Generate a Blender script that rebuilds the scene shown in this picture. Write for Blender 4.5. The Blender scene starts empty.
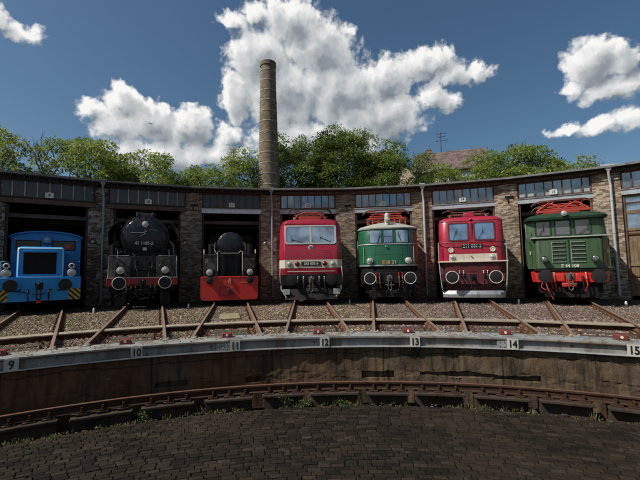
import bpy, bmesh, math, random
import numpy as np
from mathutils import Vector, Matrix, Euler
random.seed(11); RNG = np.random.default_rng(5)
PI = math.pi; R_ = math.radians
S = bpy.context.scene
COL = S.collection

# ------------------------------------------------------------------ place geometry
OX, OY = 0.3619, -2.6184           # centre of the turntable
A0, TH = -0.5488, 0.1765           # direction of the first shown stall, angle between stalls
RF = 25.31                         # radius of the shed front
PIL = 0.57                         # half width of a brick pillar at the front
def ang(i): return A0 + i * TH
def pol(a, R, z=0.0, lat=0.0):
    return Vector((OX + math.sin(a) * R + math.cos(a) * lat, OY + math.cos(a) * R - math.sin(a) * lat, z))

# ------------------------------------------------------------------ mesh builder
class MB:
    def __init__(s): s.v = []; s.f = []
    def add(s, vs, fs):
        n = len(s.v); s.v += [tuple(p) for p in vs]; s.f += [tuple(i + n for i in f) for f in fs]; return s
    def box(s, x0, x1, y0, y1, z0, z1):
        return s.add([(x0,y0,z0),(x1,y0,z0),(x1,y1,z0),(x0,y1,z0),(x0,y0,z1),(x1,y0,z1),(x1,y1,z1),(x0,y1,z1)],
            [(0,3,2,1),(4,5,6,7),(0,1,5,4),(1,2,6,5),(2,3,7,6),(3,0,4,7)])
    def bar(s, p, q, w, h=None):
        p, q = Vector(p), Vector(q); h = h or w; d = (q - p).normalized()
        u = d.cross(Vector((0,0,1)));
        if u.length < 1e-3: u = Vector((1,0,0))
        u.normalize(); t = u.cross(d)
        vs = [c + u*a*w/2 + t*b*h/2 for c in (p, q) for a, b in ((-1,-1),(1,-1),(1,1),(-1,1))]
        return s.add(vs, [(0,3,2,1),(4,5,6,7),(0,1,5,4),(1,2,6,5),(2,3,7,6),(3,0,4,7)])
    def lathe(s, o, d, prof, n=20, cap=True):          # prof: (distance along d, radius)
        o, d = Vector(o), Vector(d).normalized()
        u = d.orthogonal().normalized(); w = d.cross(u)
        vs = []; fs = []
        for t, r in prof:
            for k in range(n):
                a = 2*PI*k/n; vs.append(o + d*t + (u*math.cos(a) + w*math.sin(a))*r)
        for j in range(len(prof)-1):
            for k in range(n):
                k2 = (k+1) % n; fs.append((j*n+k, j*n+k2, (j+1)*n+k2, (j+1)*n+k))
        if cap: fs.append(tuple(range(n))[::-1]); fs.append(tuple((len(prof)-1)*n + k for k in range(n)))
        return s.add(vs, fs)
    def cyl(s, p, q, r, r2=None, n=12):
        p, q = Vector(p), Vector(q); return s.lathe(p, q-p, [(0, r), ((q-p).length, r if r2 is None else r2)], n)
    def tube(s, path, r, n=7):
        P = [Vector(p) for p in path]; vs = []; fs = []
        for i, p in enumerate(P):
            d = (P[min(i+1, len(P)-1)] - P[max(i-1, 0)]).normalized()
            ref = Vector((0,0,1)) if abs(d.z) < .95 else Vector((1,0,0))
            u = d.cross(ref).normalized(); w = u.cross(d)
            rr = r[i] if isinstance(r, (list, tuple)) else r
            for k in range(n):
                a = 2*PI*k/n; vs.append(p + (u*math.cos(a) + w*math.sin(a))*rr)
        for j in range(len(P)-1):
            for k in range(n):
                k2 = (k+1) % n; fs.append((j*n+k, j*n+k2, (j+1)*n+k2, (j+1)*n+k))
        fs.append(tuple(range(n))[::-1]); fs.append(tuple((len(P)-1)*n+k for k in range(n)))
        return s.add(vs, fs)
    def ring(s, o, d, r, t, n=24, m=8):               # torus
        o, d = Vector(o), Vector(d).normalized(); u = d.orthogonal().normalized(); w = d.cross(u); vs = []; fs = []
        for k in range(n):
            a = 2*PI*k/n; e = u*math.cos(a) + w*math.sin(a)
            for j in range(m):
                b = 2*PI*j/m; vs.append(o + e*(r + t*math.cos(b)) + d*t*math.sin(b))
        for k in range(n):
            for j in range(m):
                k2, j2 = (k+1) % n, (j+1) % m; fs.append((k*m+j, k2*m+j, k2*m+j2, k*m+j2))
        return s.add(vs, fs)
    def prism(s, poly, y0, y1):                        # poly in (x, z)
        n = len(poly); vs = [(x, y0, z) for x, z in poly] + [(x, y1, z) for x, z in poly]
        fs = [tuple(range(n)), tuple(range(n, 2*n))[::-1]] + [(i, n+i, n+(i+1) % n, (i+1) % n) for i in range(n)]
        return s.add(vs, fs)
    def loft(s, rings, cap=True, closed=True):
        n = len(rings[0]); vs = [p for r in rings for p in r]; fs = []
        for j in range(len(rings)-1):
            for k in range(n if closed else n-1):
                k2 = (k+1) % n; fs.append((j*n+k, j*n+k2, (j+1)*n+k2, (j+1)*n+k))
        if cap and closed: fs.append(tuple(range(n))[::-1]); fs.append(tuple((len(rings)-1)*n+k for k in range(n)))
        return s.add(vs, fs)
    def arc(s, prof, a0, a1, n, closed=True):          # prof: (R, z) swept round the turntable centre (local origin = centre)
        rings = [[(math.sin(a)*R, math.cos(a)*R, z) for R, z in prof] for a in np.linspace(a0, a1, n+1)]
        return s.loft(rings, cap=closed, closed=closed)
    def sphere(s, o, r, sc=(1,1,1), n=12, m=8):
        vs = []; fs = []
        for j in range(1, m):
            t = PI*j/m
            for k in range(n):
                a = 2*PI*k/n; vs.append((o[0]+r*sc[0]*math.sin(t)*math.cos(a), o[1]+r*sc[1]*math.sin(t)*math.sin(a), o[2]+r*sc[2]*math.cos(t)))
        for j in range(m-2):
            for k in range(n):
                k2 = (k+1) % n; fs.append((j*n+k, (j+1)*n+k, (j+1)*n+k2, j*n+k2))
        vs.append((o[0], o[1], o[2]+r*sc[2])); vs.append((o[0], o[1], o[2]-r*sc[2])); T = len(vs)-2
        for k in range(n):
            k2 = (k+1) % n; fs.append((T, k, k2)); fs.append((T+1, (m-2)*n+k2, (m-2)*n+k))
        return s.add(vs, fs)
    def xf(s, M):
        s.v = [tuple(M @ Vector(p)) for p in s.v]; return s
    def build(s, name, mat, parent=None, bevel=0, smooth=35, loc=(0,0,0), rz=0, seg=2, label=None):
        me = bpy.data.meshes.new(name); me.from_pydata(s.v, [], s.f)
        bm = bmesh.new(); bm.from_mesh(me); bmesh.ops.recalc_face_normals(bm, faces=bm.faces); bm.to_mesh(me); bm.free()
        mats = mat if isinstance(mat, (list, tuple)) else [mat]
        for m in mats: me.materials.append(m)
        if smooth: me.shade_smooth(); me.set_sharp_from_angle(angle=R_(smooth))
        o = bpy.data.objects.new(name, me); COL.objects.link(o); o.location = loc; o.rotation_euler = (0, 0, rz)
        if parent: o.parent = parent
        if bevel:
            b = o.modifiers.new('bevel', 'BEVEL'); b.width = bevel; b.segments = seg; b.limit_method = 'ANGLE'; b.angle_limit = R_(40)
            b.harden_normals = False
        if label: o['label'] = label
        return o

def tag(o, label, cat=None, group=None, kind=None):
    o['label'] = label
    if cat: o['category'] = cat
    if group: o['group'] = group
    if kind: o['kind'] = kind
    return o
def thing(name, label, cat, loc=(0,0,0), rz=0, group=None):
    o = bpy.data.objects.new(name, None); o.empty_display_size = .3; COL.objects.link(o); o.location = loc; o.rotation_euler = (0,0,rz)
    return tag(o, label, cat, group)
def struct(o): o['kind'] = 'structure'; return o
def kids(o): return [c for c in bpy.data.objects if c.parent == o]
def copy_tree(o, parent=None):
    c = o.copy(); COL.objects.link(c); c.parent = parent
    for ch in kids(o): copy_tree(ch, c)
    return c

def rrect(cx, cz, w, h, r, n=5):
    pts = []
    for k, (sx, sz) in enumerate(((1,-1),(1,1),(-1,1),(-1,-1))):
        for j in range(n+1):
            a = -PI/2 + k*PI/2 + j*PI/2/n
            pts.append((cx + sx*(w/2-r) + r*math.cos(a), cz + sz*(h/2-r) + r*math.sin(a)))
    return pts

def text_mesh(txt, size, name, mat, parent, loc, thick=.006, bold=.0, sx=1.0, rot=(PI/2,0,0), label=None):
    cu = bpy.data.curves.new(name, 'FONT'); cu.body = txt; cu.size = size; cu.align_x = 'CENTER'; cu.align_y = 'CENTER'
    cu.extrude = thick; cu.offset = bold; cu.resolution_u = 4
    t = bpy.data.objects.new('tmp', cu); COL.objects.link(t)
    dg = bpy.context.evaluated_depsgraph_get(); dg.update()
    me = bpy.data.meshes.new_from_object(t.evaluated_get(dg)); bpy.data.objects.remove(t); bpy.data.curves.remove(cu)
    me.name = name; me.materials.clear(); me.materials.append(mat)
    me.transform(Matrix.Diagonal((sx, 1, 1, 1)))
    o = bpy.data.objects.new(name, me); COL.objects.link(o); o.location = loc; o.rotation_euler = rot; o.parent = parent
    if label: o['label'] = label
    return o

# ------------------------------------------------------------------ materials
def N(nt, t, **kw):
    n = nt.nodes.new(t)
    for k, v in kw.items():
        if k in n.inputs.keys() if hasattr(n.inputs, 'keys') else False: n.inputs[k].default_value = v
        else: setattr(n, k, v)
    return n
def base(name):
    m = bpy.data.materials.new(name); m.use_nodes = True; nt = m.node_tree; b = nt.nodes['Principled BSDF']; return m, nt, b
def mathn(nt, op, a, b=None, c=None, clamp=False):
    n = nt.nodes.new('ShaderNodeMath'); n.operation = op; n.use_clamp = clamp
    for i, v in enumerate((a, b, c)):
        if v is None: continue
        if isinstance(v, (int, float)): n.inputs[i].default_value = v
        else: nt.links.new(v, n.inputs[i])
    return n.outputs[0]
def noise(nt, vec, scale, detail=4, rough=.55, out=0, dist=0):
    n = nt.nodes.new('ShaderNodeTexNoise'); n.inputs['Scale'].default_value = scale; n.inputs['Detail'].default_value = detail
    n.inputs['Roughness'].default_value = rough; n.inputs['Distortion'].default_value = dist
    if vec is not None: nt.links.new(vec, n.inputs['Vector'])
    return n.outputs[out]
def ramp(nt, fac, stops, interp='LINEAR'):
    n = nt.nodes.new('ShaderNodeValToRGB'); cr = n.color_ramp; cr.interpolation = interp
    while len(cr.elements) < len(stops): cr.elements.new(.5)
    for e, (p, c) in zip(cr.elements, stops):
        e.position = p; e.color = (c, c, c, 1) if isinstance(c, (int, float)) else (*c, 1)
    nt.links.new(fac, n.inputs[0]); return n.outputs[0]
def mix(nt, fac, a, b, mode='MIX'):
    n = nt.nodes.new('ShaderNodeMix'); n.data_type = 'RGBA'; n.blend_type = mode
    for q, v in ((0, fac), (6, a), (7, b)):
        sock = n.inputs[q]
        if isinstance(v, (int, float)): sock.default_value = v if q == 0 else (v, v, v, 1)
        elif isinstance(v, tuple): sock.default_value = (*v, 1)
        else: nt.links.new(v, sock)
    return n.outputs[2]
def mapping(nt, sc=(1,1,1), kind='Object', rot=(0,0,0), loc=(0,0,0)):
    t = nt.nodes.new('ShaderNodeTexCoord'); m = nt.nodes.new('ShaderNodeMapping'); m.inputs['Scale'].default_value = sc
    m.inputs['Rotation'].default_value = rot; m.inputs['Location'].default_value = loc
    nt.links.new(t.outputs[kind], m.inputs[0]); return m.outputs[0]
def bump(nt, b, h, strength=.4, dist=.02):
    n = nt.nodes.new('ShaderNodeBump'); n.inputs['Strength'].default_value = strength; n.inputs['Distance'].default_value = dist
    nt.links.new(h, n.inputs['Height']); nt.links.new(n.outputs[0], b.inputs['Normal'])
MC = {}
def paint(name, col, rough=.4, metal=0, dirt=.35, dcol=(.035,.028,.022), scale=1.0, coat=0, streak=True, bstr=.15):
    if name in MC: return MC[name]
    m, nt, b = base(name); L = nt.links
    dirt = min(1, dirt*1.35); v = mapping(nt, (1,1,1)); v2 = mapping(nt, (6, 6, .7))
    n1 = noise(nt, v, 2.2*scale, 6, .65); n2 = noise(nt, v2, 1.6*scale, 4, .6); n3 = noise(nt, v, 28*scale, 3, .7)
    d = mathn(nt, 'MULTIPLY', ramp(nt, n1, [(.42, 0), (.78, 1)]), dirt)
    if streak: d = mathn(nt, 'ADD', d, mathn(nt, 'MULTIPLY', ramp(nt, n2, [(.5, 0), (.75, 1)]), dirt*.7), clamp=True)
    d = mathn(nt, 'ADD', d, mathn(nt, 'MULTIPLY', ramp(nt, n3, [(.6, 0), (.75, 1)]), dirt*.5), clamp=True)
    hsv = nt.nodes.new('ShaderNodeHueSaturation'); hsv.inputs['Color'].default_value = (*col, 1)
    L.new(ramp(nt, n1, [(.3, .82), (.7, 1.15)]), hsv.inputs['Value'])
    c = mix(nt, d, hsv.outputs[0], dcol)
    L.new(c, b.inputs['Base Color']); b.inputs['Metallic'].default_value = metal
    L.new(mathn(nt, 'ADD', mathn(nt, 'MULTIPLY', d, .5), rough, clamp=True), b.inputs['Roughness'])
    lum = max(col)
    if lum < .06 or rough > .7: b.inputs['Specular IOR Level'].default_value = .22
    dirt_ = dirt
    if coat: b.inputs['Coat Weight'].default_value = coat; b.inputs['Coat Roughness'].default_value = .12
    bump(nt, b, n1, bstr, .01)
    MC[name] = m; return m
def plain(name, col, rough=.5, metal=0, coat=0):
    if name in MC: return MC[name]
    m, nt, b = base(name); v = mapping(nt); n = noise(nt, v, 9, 4, .6)
    nt.links.new(mix(nt, ramp(nt, n, [(.35, 0), (.7, .45)]), col, tuple(x*.55 for x in col)), b.inputs['Base Color'])
    b.inputs['Roughness'].default_value = rough; b.inputs['Metallic'].default_value = metal; b.inputs['Coat Weight'].default_value = coat
    MC[name] = m; return m
def glass_dark(name, col=(.03,.045,.06), rough=.06, metal=0):
    if name in MC: return MC[name]
    m, nt, b = base(name); v = mapping(nt); n = noise(nt, v, 1.8, 3, .5)
    nt.links.new(mix(nt, ramp(nt, n, [(.4, 0), (.7, .6)]), col, (.09,.09,.085)), b.inputs['Base Color'])
    nt.links.new(ramp(nt, n, [(.35, rough), (.8, rough+.14)]), b.inputs['Roughness'])
    b.inputs['Specular IOR Level'].default_value = .8; b.inputs['IOR'].default_value = 1.9; b.inputs['Metallic'].default_value = metal; bump(nt, b, n, .12, .02)
    MC[name] = m; return m

def brick_mat(name, cols, mortar=(.20,.18,.155), bw=.25, bh=.077, scale=1.0, soot=.5, plaster=0.0, cyl=False):
    m, nt, b = base(name); L = nt.links
    t = nt.nodes.new('ShaderNodeTexCoord'); sep = nt.nodes.new('ShaderNodeSeparateXYZ'); L.new(t.outputs['Object'], sep.inputs[0])
    com = nt.nodes.new('ShaderNodeCombineXYZ')
    if cyl:
        an = mathn(nt, 'ARCTAN2', sep.outputs[1], sep.outputs[0]); L.new(mathn(nt, 'MULTIPLY', an, .95), com.inputs[0])
    else:
        L.new(mathn(nt, 'ADD', sep.outputs[0], mathn(nt, 'MULTIPLY', sep.outputs[1], 1.0)), com.inputs[0])
    L.new(sep.outputs[2], com.inputs[1])
    br = nt.nodes.new('ShaderNodeTexBrick'); L.new(com.outputs[0], br.inputs['Vector'])
    br.inputs['Scale'].default_value = 1; br.inputs['Brick Width'].default_value = bw; br.inputs['Row Height'].default_value = bh
    br.inputs['Mortar Size'].default_value = .007; br.inputs['Mortar Smooth'].default_value = .3
    br.inputs['Color1'].default_value = (0,0,0,1); br.inputs['Color2'].default_value = (1,1,1,1); br.inputs['Mortar'].default_value = (0,0,0,1); br.inputs['Bias'].default_value = 0
    n = len(cols); c = ramp(nt, br.outputs['Color'], [((i+.0)/n, cc) for i, cc in enumerate(cols)], 'CONSTANT')
    nz = noise(nt, t.outputs['Object'], 3.5, 5, .65); nf = noise(nt, t.outputs['Object'], 30, 3, .7); nl = noise(nt, t.outputs['Object'], .9, 4, .6)
    c = mix(nt, ramp(nt, nf, [(.3, .0), (.8, .5)]), c, (.11,.09,.075))
    c = mix(nt, br.outputs['Fac'], c, mortar)
    if plaster: c = mix(nt, ramp(nt, nz, [(.62-.1*plaster, 0), (.66-.1*plaster, plaster)]), c, (.42,.37,.30))
    c = mix(nt, mathn(nt, 'MULTIPLY', ramp(nt, nl, [(.38, 0), (.65, 1)]), soot), c, (.03,.026,.023))
    L.new(c, b.inputs['Base Color']); b.inputs['Roughness'].default_value = .9; b.inputs['Specular IOR Level'].default_value = .2
    h = mathn(nt, 'SUBTRACT', mathn(nt, 'MULTIPLY', nf, .35), br.outputs['Fac'])
    bump(nt, b, h, .8, .012); return m

red_brown = [(.085,.062,.047),(.23,.135,.088),(.17,.12,.085),(.31,.21,.13),(.10,.07,.052),(.34,.27,.19),(.17,.09,.06),(.27,.20,.135),(.12,.075,.055),(.40,.33,.25),(.22,.14,.09)]
M_brick = brick_mat('weathered_pillar_brick', red_brown, soot=.20, plaster=.45)
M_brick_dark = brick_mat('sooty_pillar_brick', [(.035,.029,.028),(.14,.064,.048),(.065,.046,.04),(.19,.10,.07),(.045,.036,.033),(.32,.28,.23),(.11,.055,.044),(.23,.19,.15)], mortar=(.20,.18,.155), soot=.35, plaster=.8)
M_brick_pale = brick_mat('pale_pillar_brick', [(.15,.09,.06),(.46,.37,.26),(.22,.125,.08),(.54,.46,.34),(.34,.25,.17),(.14,.09,.065),(.50,.41,.29),(.27,.17,.11)], mortar=(.26,.23,.19), soot=.35, plaster=.6)
M_chim = brick_mat('chimney_brick', [(.20,.155,.10),(.13,.10,.07),(.25,.19,.125),(.17,.13,.09),(.28,.22,.15)], mortar=(.26,.22,.17), bw=.25, bh=.08, soot=.25, cyl=True)

def timber(name, col, rough=.8):
    if name in MC: return MC[name]
    m, nt, b = base(name); L = nt.links; v = mapping(nt, (1.2, 1.2, 1.2)); v2 = mapping(nt, (1, 1, 14)); v3 = mapping(nt, (14,14,1))
    a = noise(nt, v, 3, 5, .6); g = noise(nt, v3, 3, 4, .6, dist=.4)
    c = mix(nt, ramp(nt, a, [(.3, 0), (.7, 1)]), col, tuple(x*.4 for x in col)); c = mix(nt, ramp(nt, g, [(.45, 0), (.8, .6)]), c, tuple(min(1, x*1.7) for x in col))
    L.new(c, b.inputs['Base Color']); b.inputs['Roughness'].default_value = rough; bump(nt, b, g, .4, .01); MC[name] = m; return m

M_timber_dk = timber('dark_timber', (.04,.028,.02)); M_timber_br = timber('brown_timber', (.12,.066,.04)); M_timber_gr = timber('grey_timber', (.22,.19,.15))
M_boardblue = paint('dusty_dark_pane', (.040,.048,.062), .22, dirt=.5, dcol=(.075,.07,.065))
M_rust = paint('rusty_steel', (.13,.06,.035), .75, .3, dirt=.6, dcol=(.04,.022,.015), bstr=.4)
M_railside = paint('rail_rust', (.17,.085,.05), .75, .2, dirt=.5, dcol=(.07,.035,.02), bstr=.4)
M_railhead = paint('worn_rail_head', (.30,.235,.18), .5, .5, dirt=.35, dcol=(.16,.085,.05))
M_black = paint('sooty_black', (.009,.009,.010), .5, .2, dirt=.45, dcol=(.028,.02,.015))
M_dkgrey = paint('dark_grey_steel', (.022,.023,.026), .42, .3, dirt=.5, dcol=(.045,.03,.022))
M_buffer = paint('greased_buffer_face', (.03,.03,.032), .4, .5, dirt=.5, dcol=(.03,.022,.018))
M_white = paint('dull_white_paint', (.62,.60,.55), .5, dirt=.35, dcol=(.18,.14,.1))
M_cream = paint('cream_band_paint', (.60,.54,.45), .45, dirt=.35, dcol=(.2,.15,.1))
M_silver = paint('aluminium_trim', (.55,.54,.50), .35, .5, dirt=.3)
M_red = paint('wine_red_paint', (.29,.007,.026), .3, dirt=.22, coat=.4)
M_redb = paint('carmine_red_paint', (.35,.009,.034), .32, dirt=.24, coat=.3)
M_red_dk = paint('dark_wine_paint', (.10,.008,.014), .45, dirt=.4)
M_sig = paint('signal_red_paint', (.55,.016,.011), .42, dirt=.38, coat=.2)
M_green = paint('bottle_green_paint', (.010,.095,.042), .22, dirt=.18, coat=.5)
M_green2 = paint('moss_green_paint', (.045,.098,.04), .4, dirt=.45, coat=.2)
M_green_dk = paint('dark_green_paint', (.018,.045,.025), .45, dirt=.4)
M_blue = paint('sky_blue_paint', (.002,.25,.66), .45, dirt=.14, coat=.1)
M_blue_l = paint('pale_blue_trim', (.40,.66,.82), .45, dirt=.25)
M_boiler = paint('blue_black_boiler', (.014,.018,.027), .28, .35, dirt=.35, dcol=(.045,.035,.03), coat=.3)
M_apron = paint('grey_black_plate', (.022,.025,.030), .30, .4, dirt=.45, dcol=(.10,.08,.06))
M_roofgrey = paint('light_grey_roof_paint', (.36,.37,.33), .55, dirt=.45, dcol=(.10,.09,.07))
M_yellow = paint('warning_yellow', (.62,.42,.03), .5, dirt=.4)
M_glass = glass_dark('window_glass', (.40,.52,.64), .07, .75); M_transom = glass_dark('transom_glass', (.24,.29,.34), .10, .6); M_lamp = glass_dark('lamp_glass', (.42,.42,.38), .12)
M_pantred = paint('pantograph_red', (.42,.035,.02), .5, dirt=.35)
M_pantdk = paint('pantograph_rust', (.14,.045,.03), .6, dirt=.4)
M_insul = paint('insulator_brown', (.16,.05,.03), .25, dirt=.2, coat=.5)
M_zinc = paint('zinc_pipe', (.30,.33,.35), .45, .5, dirt=.4, dcol=(.10,.09,.08))
M_zinc_l = paint('pale_zinc_pipe', (.52,.54,.54), .45, .3, dirt=.3)
M_lintel = paint('grey_steel_lintel', (.40,.45,.50), .5, .2, dirt=.5, dcol=(.13,.10,.08))
M_felt = paint('roof_felt', (.03,.03,.03), .9, dirt=.6, dcol=(.09,.08,.065))
M_signw = paint('enamel_white', (.52,.51,.47), .4, dirt=.4, dcol=(.2,.15,.1)); M_signk = plain('sign_black', (.012,.012,.012), .5)
M_gold = plain('brass_letters', (.48,.30,.15), .4, .2)
M_ltr = plain('white_letters', (.62,.60,.55), .5)
# ------------------------------------------------------------------ ground materials
def ground_mat(name, c1, c2, c3, big=.25, sm=14, bs=.6, bd=.03):
    m, nt, b = base(name); v = mapping(nt); L = nt.links
    a = noise(nt, v, big, 5, .6); f = noise(nt, v, sm, 4, .75); g = noise(nt, v, 2.2, 5, .65)
    c = mix(nt, ramp(nt, f, [(.35, 0), (.65, 1)]), c1, c2); c = mix(nt, ramp(nt, g, [(.48, 0), (.7, 1)]), c, c3)
    c = mix(nt, ramp(nt, a, [(.35, 0), (.7, .5)]), c, tuple(x*.5 for x in c1))
    L.new(c, b.inputs['Base Color']); b.inputs['Roughness'].default_value = .95; b.inputs['Specular IOR Level'].default_value = .15
    bump(nt, b, f, bs, bd); return m
M_ground = ground_mat('gravelly_soil', (.10,.075,.052), (.05,.037,.027), (.05,.036,.025))
M_dark_ground = ground_mat('dark_soil', (.035,.029,.024), (.02,.017,.015), (.06,.048,.036))
M_pitbase = ground_mat('mossy_joint_soil', (.010,.0075,.0055), (.007,.005,.004), (.022,.02,.010), bd=.01)
M_debris = ground_mat('pit_edge_dirt', (.09,.07,.045), (.05,.04,.028), (.06,.06,.025), sm=20)

Z_IN, Z_OUT, Z_PIT = -.222, -.178, -1.2
RW = 11.05                                            # face of the pit wall
RING = (OX, OY, 0)
g = MB()
zs = [(11.3, Z_IN), (14.1, Z_IN), (14.12, Z_OUT), (21.0, Z_OUT), (60, Z_OUT), (400, Z_OUT), (3000, Z_OUT)]
rings = [[(math.sin(a)*R, math.cos(a)*R, z) for R, z in zs] for a in np.linspace(0, 2*PI, 181)]
g.loft(rings, cap=False, closed=False)
o = g.build('ground', M_ground, smooth=0, loc=RING); struct(o); o['label'] = 'gravelly ground round the turntable pit'
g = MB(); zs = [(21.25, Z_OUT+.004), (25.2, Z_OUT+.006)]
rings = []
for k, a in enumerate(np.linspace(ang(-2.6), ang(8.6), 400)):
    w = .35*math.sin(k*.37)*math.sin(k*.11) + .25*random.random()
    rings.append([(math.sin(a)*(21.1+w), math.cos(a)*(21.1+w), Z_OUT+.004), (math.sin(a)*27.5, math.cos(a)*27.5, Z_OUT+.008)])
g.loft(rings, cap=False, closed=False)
o = g.build('dark_ground', M_dark_ground, smooth=0, loc=RING); struct(o); o['label'] = 'dark oily soil strip in front of the shed'  # darker soil sheet laid along the shed front

# pit floor : joint base + setts
g = MB(); rings = [[(math.sin(a)*R, math.cos(a)*R, z) for R, z in [(.05, Z_PIT-.035), (10.36, Z_PIT-.035), (10.37, Z_PIT-.2), (11.6, Z_PIT-.2)]] for a in np.linspace(0, 2*PI, 121)]
g.loft(rings, cap=False, closed=False); o = g.build('pit_floor', M_pitbase, smooth=0, loc=RING); struct(o); o['label'] = 'dirt floor of the turntable pit under the paving'

def sett_mat():
    m, nt, b = base('dark_sett'); L = nt.links; v = mapping(nt)
    at = nt.nodes.new('ShaderNodeVertexColor'); at.layer_name = 'tone'
    c = ramp(nt, at.outputs[0], [(0, (.010,.0075,.0055)), (.5, (.021,.0155,.011)), (.9, (.030,.022,.0155)), (1, (.042,.032,.023))])
    f = noise(nt, v, 26, 5, .7); g2 = noise(nt, v, .55, 4, .6)
    c = mix(nt, ramp(nt, f, [(.35, 0), (.75, .65)]), c, (.008,.0065,.0055)); c = mix(nt, ramp(nt, g2, [(.45, 0), (.66, .5)]), c, (.038,.029,.019)); g3 = noise(nt, v, 1.9, 5, .7); c = mix(nt, ramp(nt, g3, [(.60, 0), (.70, .7)]), c, (.065,.052,.036)); g4 = noise(nt, v, 3.1, 4, .7); c = mix(nt, ramp(nt, g4, [(.62, 0), (.72, .6)]), c, (.022,.026,.010))
    L.new(c, b.inputs['Base Color']); b.inputs['Roughness'].default_value = .88; b.inputs['Specular IOR Level'].default_value = .12; bump(nt, b, f, .9, .015); return m
M_sett = sett_mat()
V = []; F = []; T = []
R = 3.0; row = 0; CH = .092
while R + CH < 10.33:
    n = int(round(2*PI*(R+CH/2)/.185)); off = random.random(); da = 2*PI/n
    a_lo, a_hi = -1.25, 1.25
    for k in range(n):
        a = -PI + (k+off)*da
        if not (a_lo < a < a_hi): continue
        j = lambda s: random.uniform(-s, s)
        g0 = .005/R; z = Z_PIT + j(.0035); t = random.random()
        aa = (a+g0+j(.004/R), a+da-g0+j(.004/R)); rr = (R+.005+j(.003), R+CH-.005+j(.003)); e = .010; n0 = len(V)
        for zz, ins in ((Z_PIT-.06, 0), (z-.006, 0), (z+j(.002), e)):
            for A, Rr in ((aa[0]+ins/R, rr[0]+ins), (aa[1]-ins/R, rr[0]+ins), (aa[1]-ins/R, rr[1]-ins), (aa[0]+ins/R, rr[1]-ins)):
                V.append((math.sin(A)*Rr, math.cos(A)*Rr, zz + (j(.003) if ins else 0))); T.append(t)
        for q in (0, 4):
            for i in range(4): F.append((n0+q+i, n0+q+(i+1) % 4, n0+q+4+(i+1) % 4, n0+q+4+i))
        F.append((n0+8, n0+9, n0+10, n0+11))
    R += CH; row += 1
me = bpy.data.meshes.new('pit_paving'); me.from_pydata(V, [], F); me.materials.append(M_sett)
ca = me.color_attributes.new('tone', 'FLOAT_COLOR', 'POINT'); ca.data.foreach_set('color', np.repeat(np.array(T), 4)); me.shade_smooth(); me.set_sharp_from_angle(angle=R_(25))
o = bpy.data.objects.new('pit_paving', me); COL.objects.link(o); o.location = RING; struct(o); o['label'] = 'dark sett paving laid in rows on the pit floor'

# ------------------------------------------------------------------ pit wall
def wall_mat():
    m, nt, b = base('stained_pit_concrete'); L = nt.links; v = mapping(nt)
    t = nt.nodes.new('ShaderNodeTexCoord'); sep = nt.nodes.new('ShaderNodeSeparateXYZ'); L.new(t.outputs['Object'], sep.inputs[0])
    an = mathn(nt, 'MULTIPLY', mathn(nt, 'ARCTAN2', sep.outputs[0], sep.outputs[1]), 11.0)
    cm = nt.nodes.new('ShaderNodeCombineXYZ'); L.new(mathn(nt, 'MULTIPLY', an, 7.0), cm.inputs[0]); L.new(mathn(nt, 'MULTIPLY', sep.outputs[2], .9), cm.inputs[1])
    st = noise(nt, cm.outputs[0], 1.2, 5, .65); st2 = noise(nt, cm.outputs[0], 4.5, 3, .6); a = noise(nt, v, 1.3, 6, .65); f = noise(nt, v, 16, 5, .7); big = noise(nt, v, .35, 3, .5)
    c = mix(nt, ramp(nt, a, [(.35, 0), (.68, 1)]), (.15,.105,.066), (.04,.029,.021))
    c = mix(nt, ramp(nt, st, [(.46, 0), (.66, .85)]), c, (.016,.012,.009)); c = mix(nt, ramp(nt, st2, [(.58, 0), (.75, .55)]), c, (.19,.15,.10))
    c = mix(nt, ramp(nt, big, [(.5, 0), (.62, .45)]), c, (.13,.045,.018)); c = mix(nt, ramp(nt, f, [(.55, 0), (.8, .6)]), c, (.035,.028,.022))
    jn = mathn(nt, 'ABSOLUTE', mathn(nt, 'SUBTRACT', mathn(nt, 'FRACT', mathn(nt, 'ADD', mathn(nt, 'MULTIPLY', an, .42), mathn(nt, 'MULTIPLY', f, .02))), .5)); c = mix(nt, ramp(nt, jn, [(.0, .85), (.012, 0)]), c, (.01,.008,.006)); hz = mathn(nt, 'ABSOLUTE', mathn(nt, 'ADD', sep.outputs[2], mathn(nt, 'ADD', .20, mathn(nt, 'MULTIPLY', a, .35)))); c = mix(nt, ramp(nt, hz, [(.0, .8), (.02, 0)]), c, (.012,.009,.007))
    ws = noise(nt, v, 2.6, 6, .75, dist=1.2); c = mix(nt, ramp(nt, ws, [(.66, 0), (.73, .8)]), c, (.38,.34,.28))
    L.new(c, b.inputs['Base Color']); b.inputs['Roughness'].default_value = .9; b.inputs['Specular IOR Level'].default_value = .15
    bump(nt, b, mathn(nt, 'ADD', mathn(nt, 'MULTIPLY', f, .5), a), .9, .035); return m
M_wall = wall_mat()
wall = thing('turntable_pit_wall', 'low curved stained concrete wall round the turntable pit, topped by a grey girder', 'pit wall', pol(0, RW+.3, Z_PIT))
wl = (OX - wall.location.x, OY - wall.location.y, -wall.location.z)   # child offset: local origin = turntable centre
def niches():
    return [(-16.8, .55, -.86, -.76), (5.4, .62, -.90, -.74), (11.6, .55, -.84, -.74), (15.4, .95, -.84, -.74), (19.9, .85, -.86, -.76), (-8.5, .3, -.9, -.8)]
NI = niches(); n_a = 900; aa = np.linspace(-PI, PI, n_a+1); zz = [-1.42, -.90, -.86, -.84, -.80, -.76, -.74, -.70, -.5, -.36, -.225, -.10]
V = []; F = []; nz = len(zz)
jit = np.array([[.018*math.sin(k*.9+z*9)*math.sin(k*.23) + .012*random.uniform(-1, 1) for z in zz] for k in range(n_a+1)])
jit[-1] = jit[0]
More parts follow.
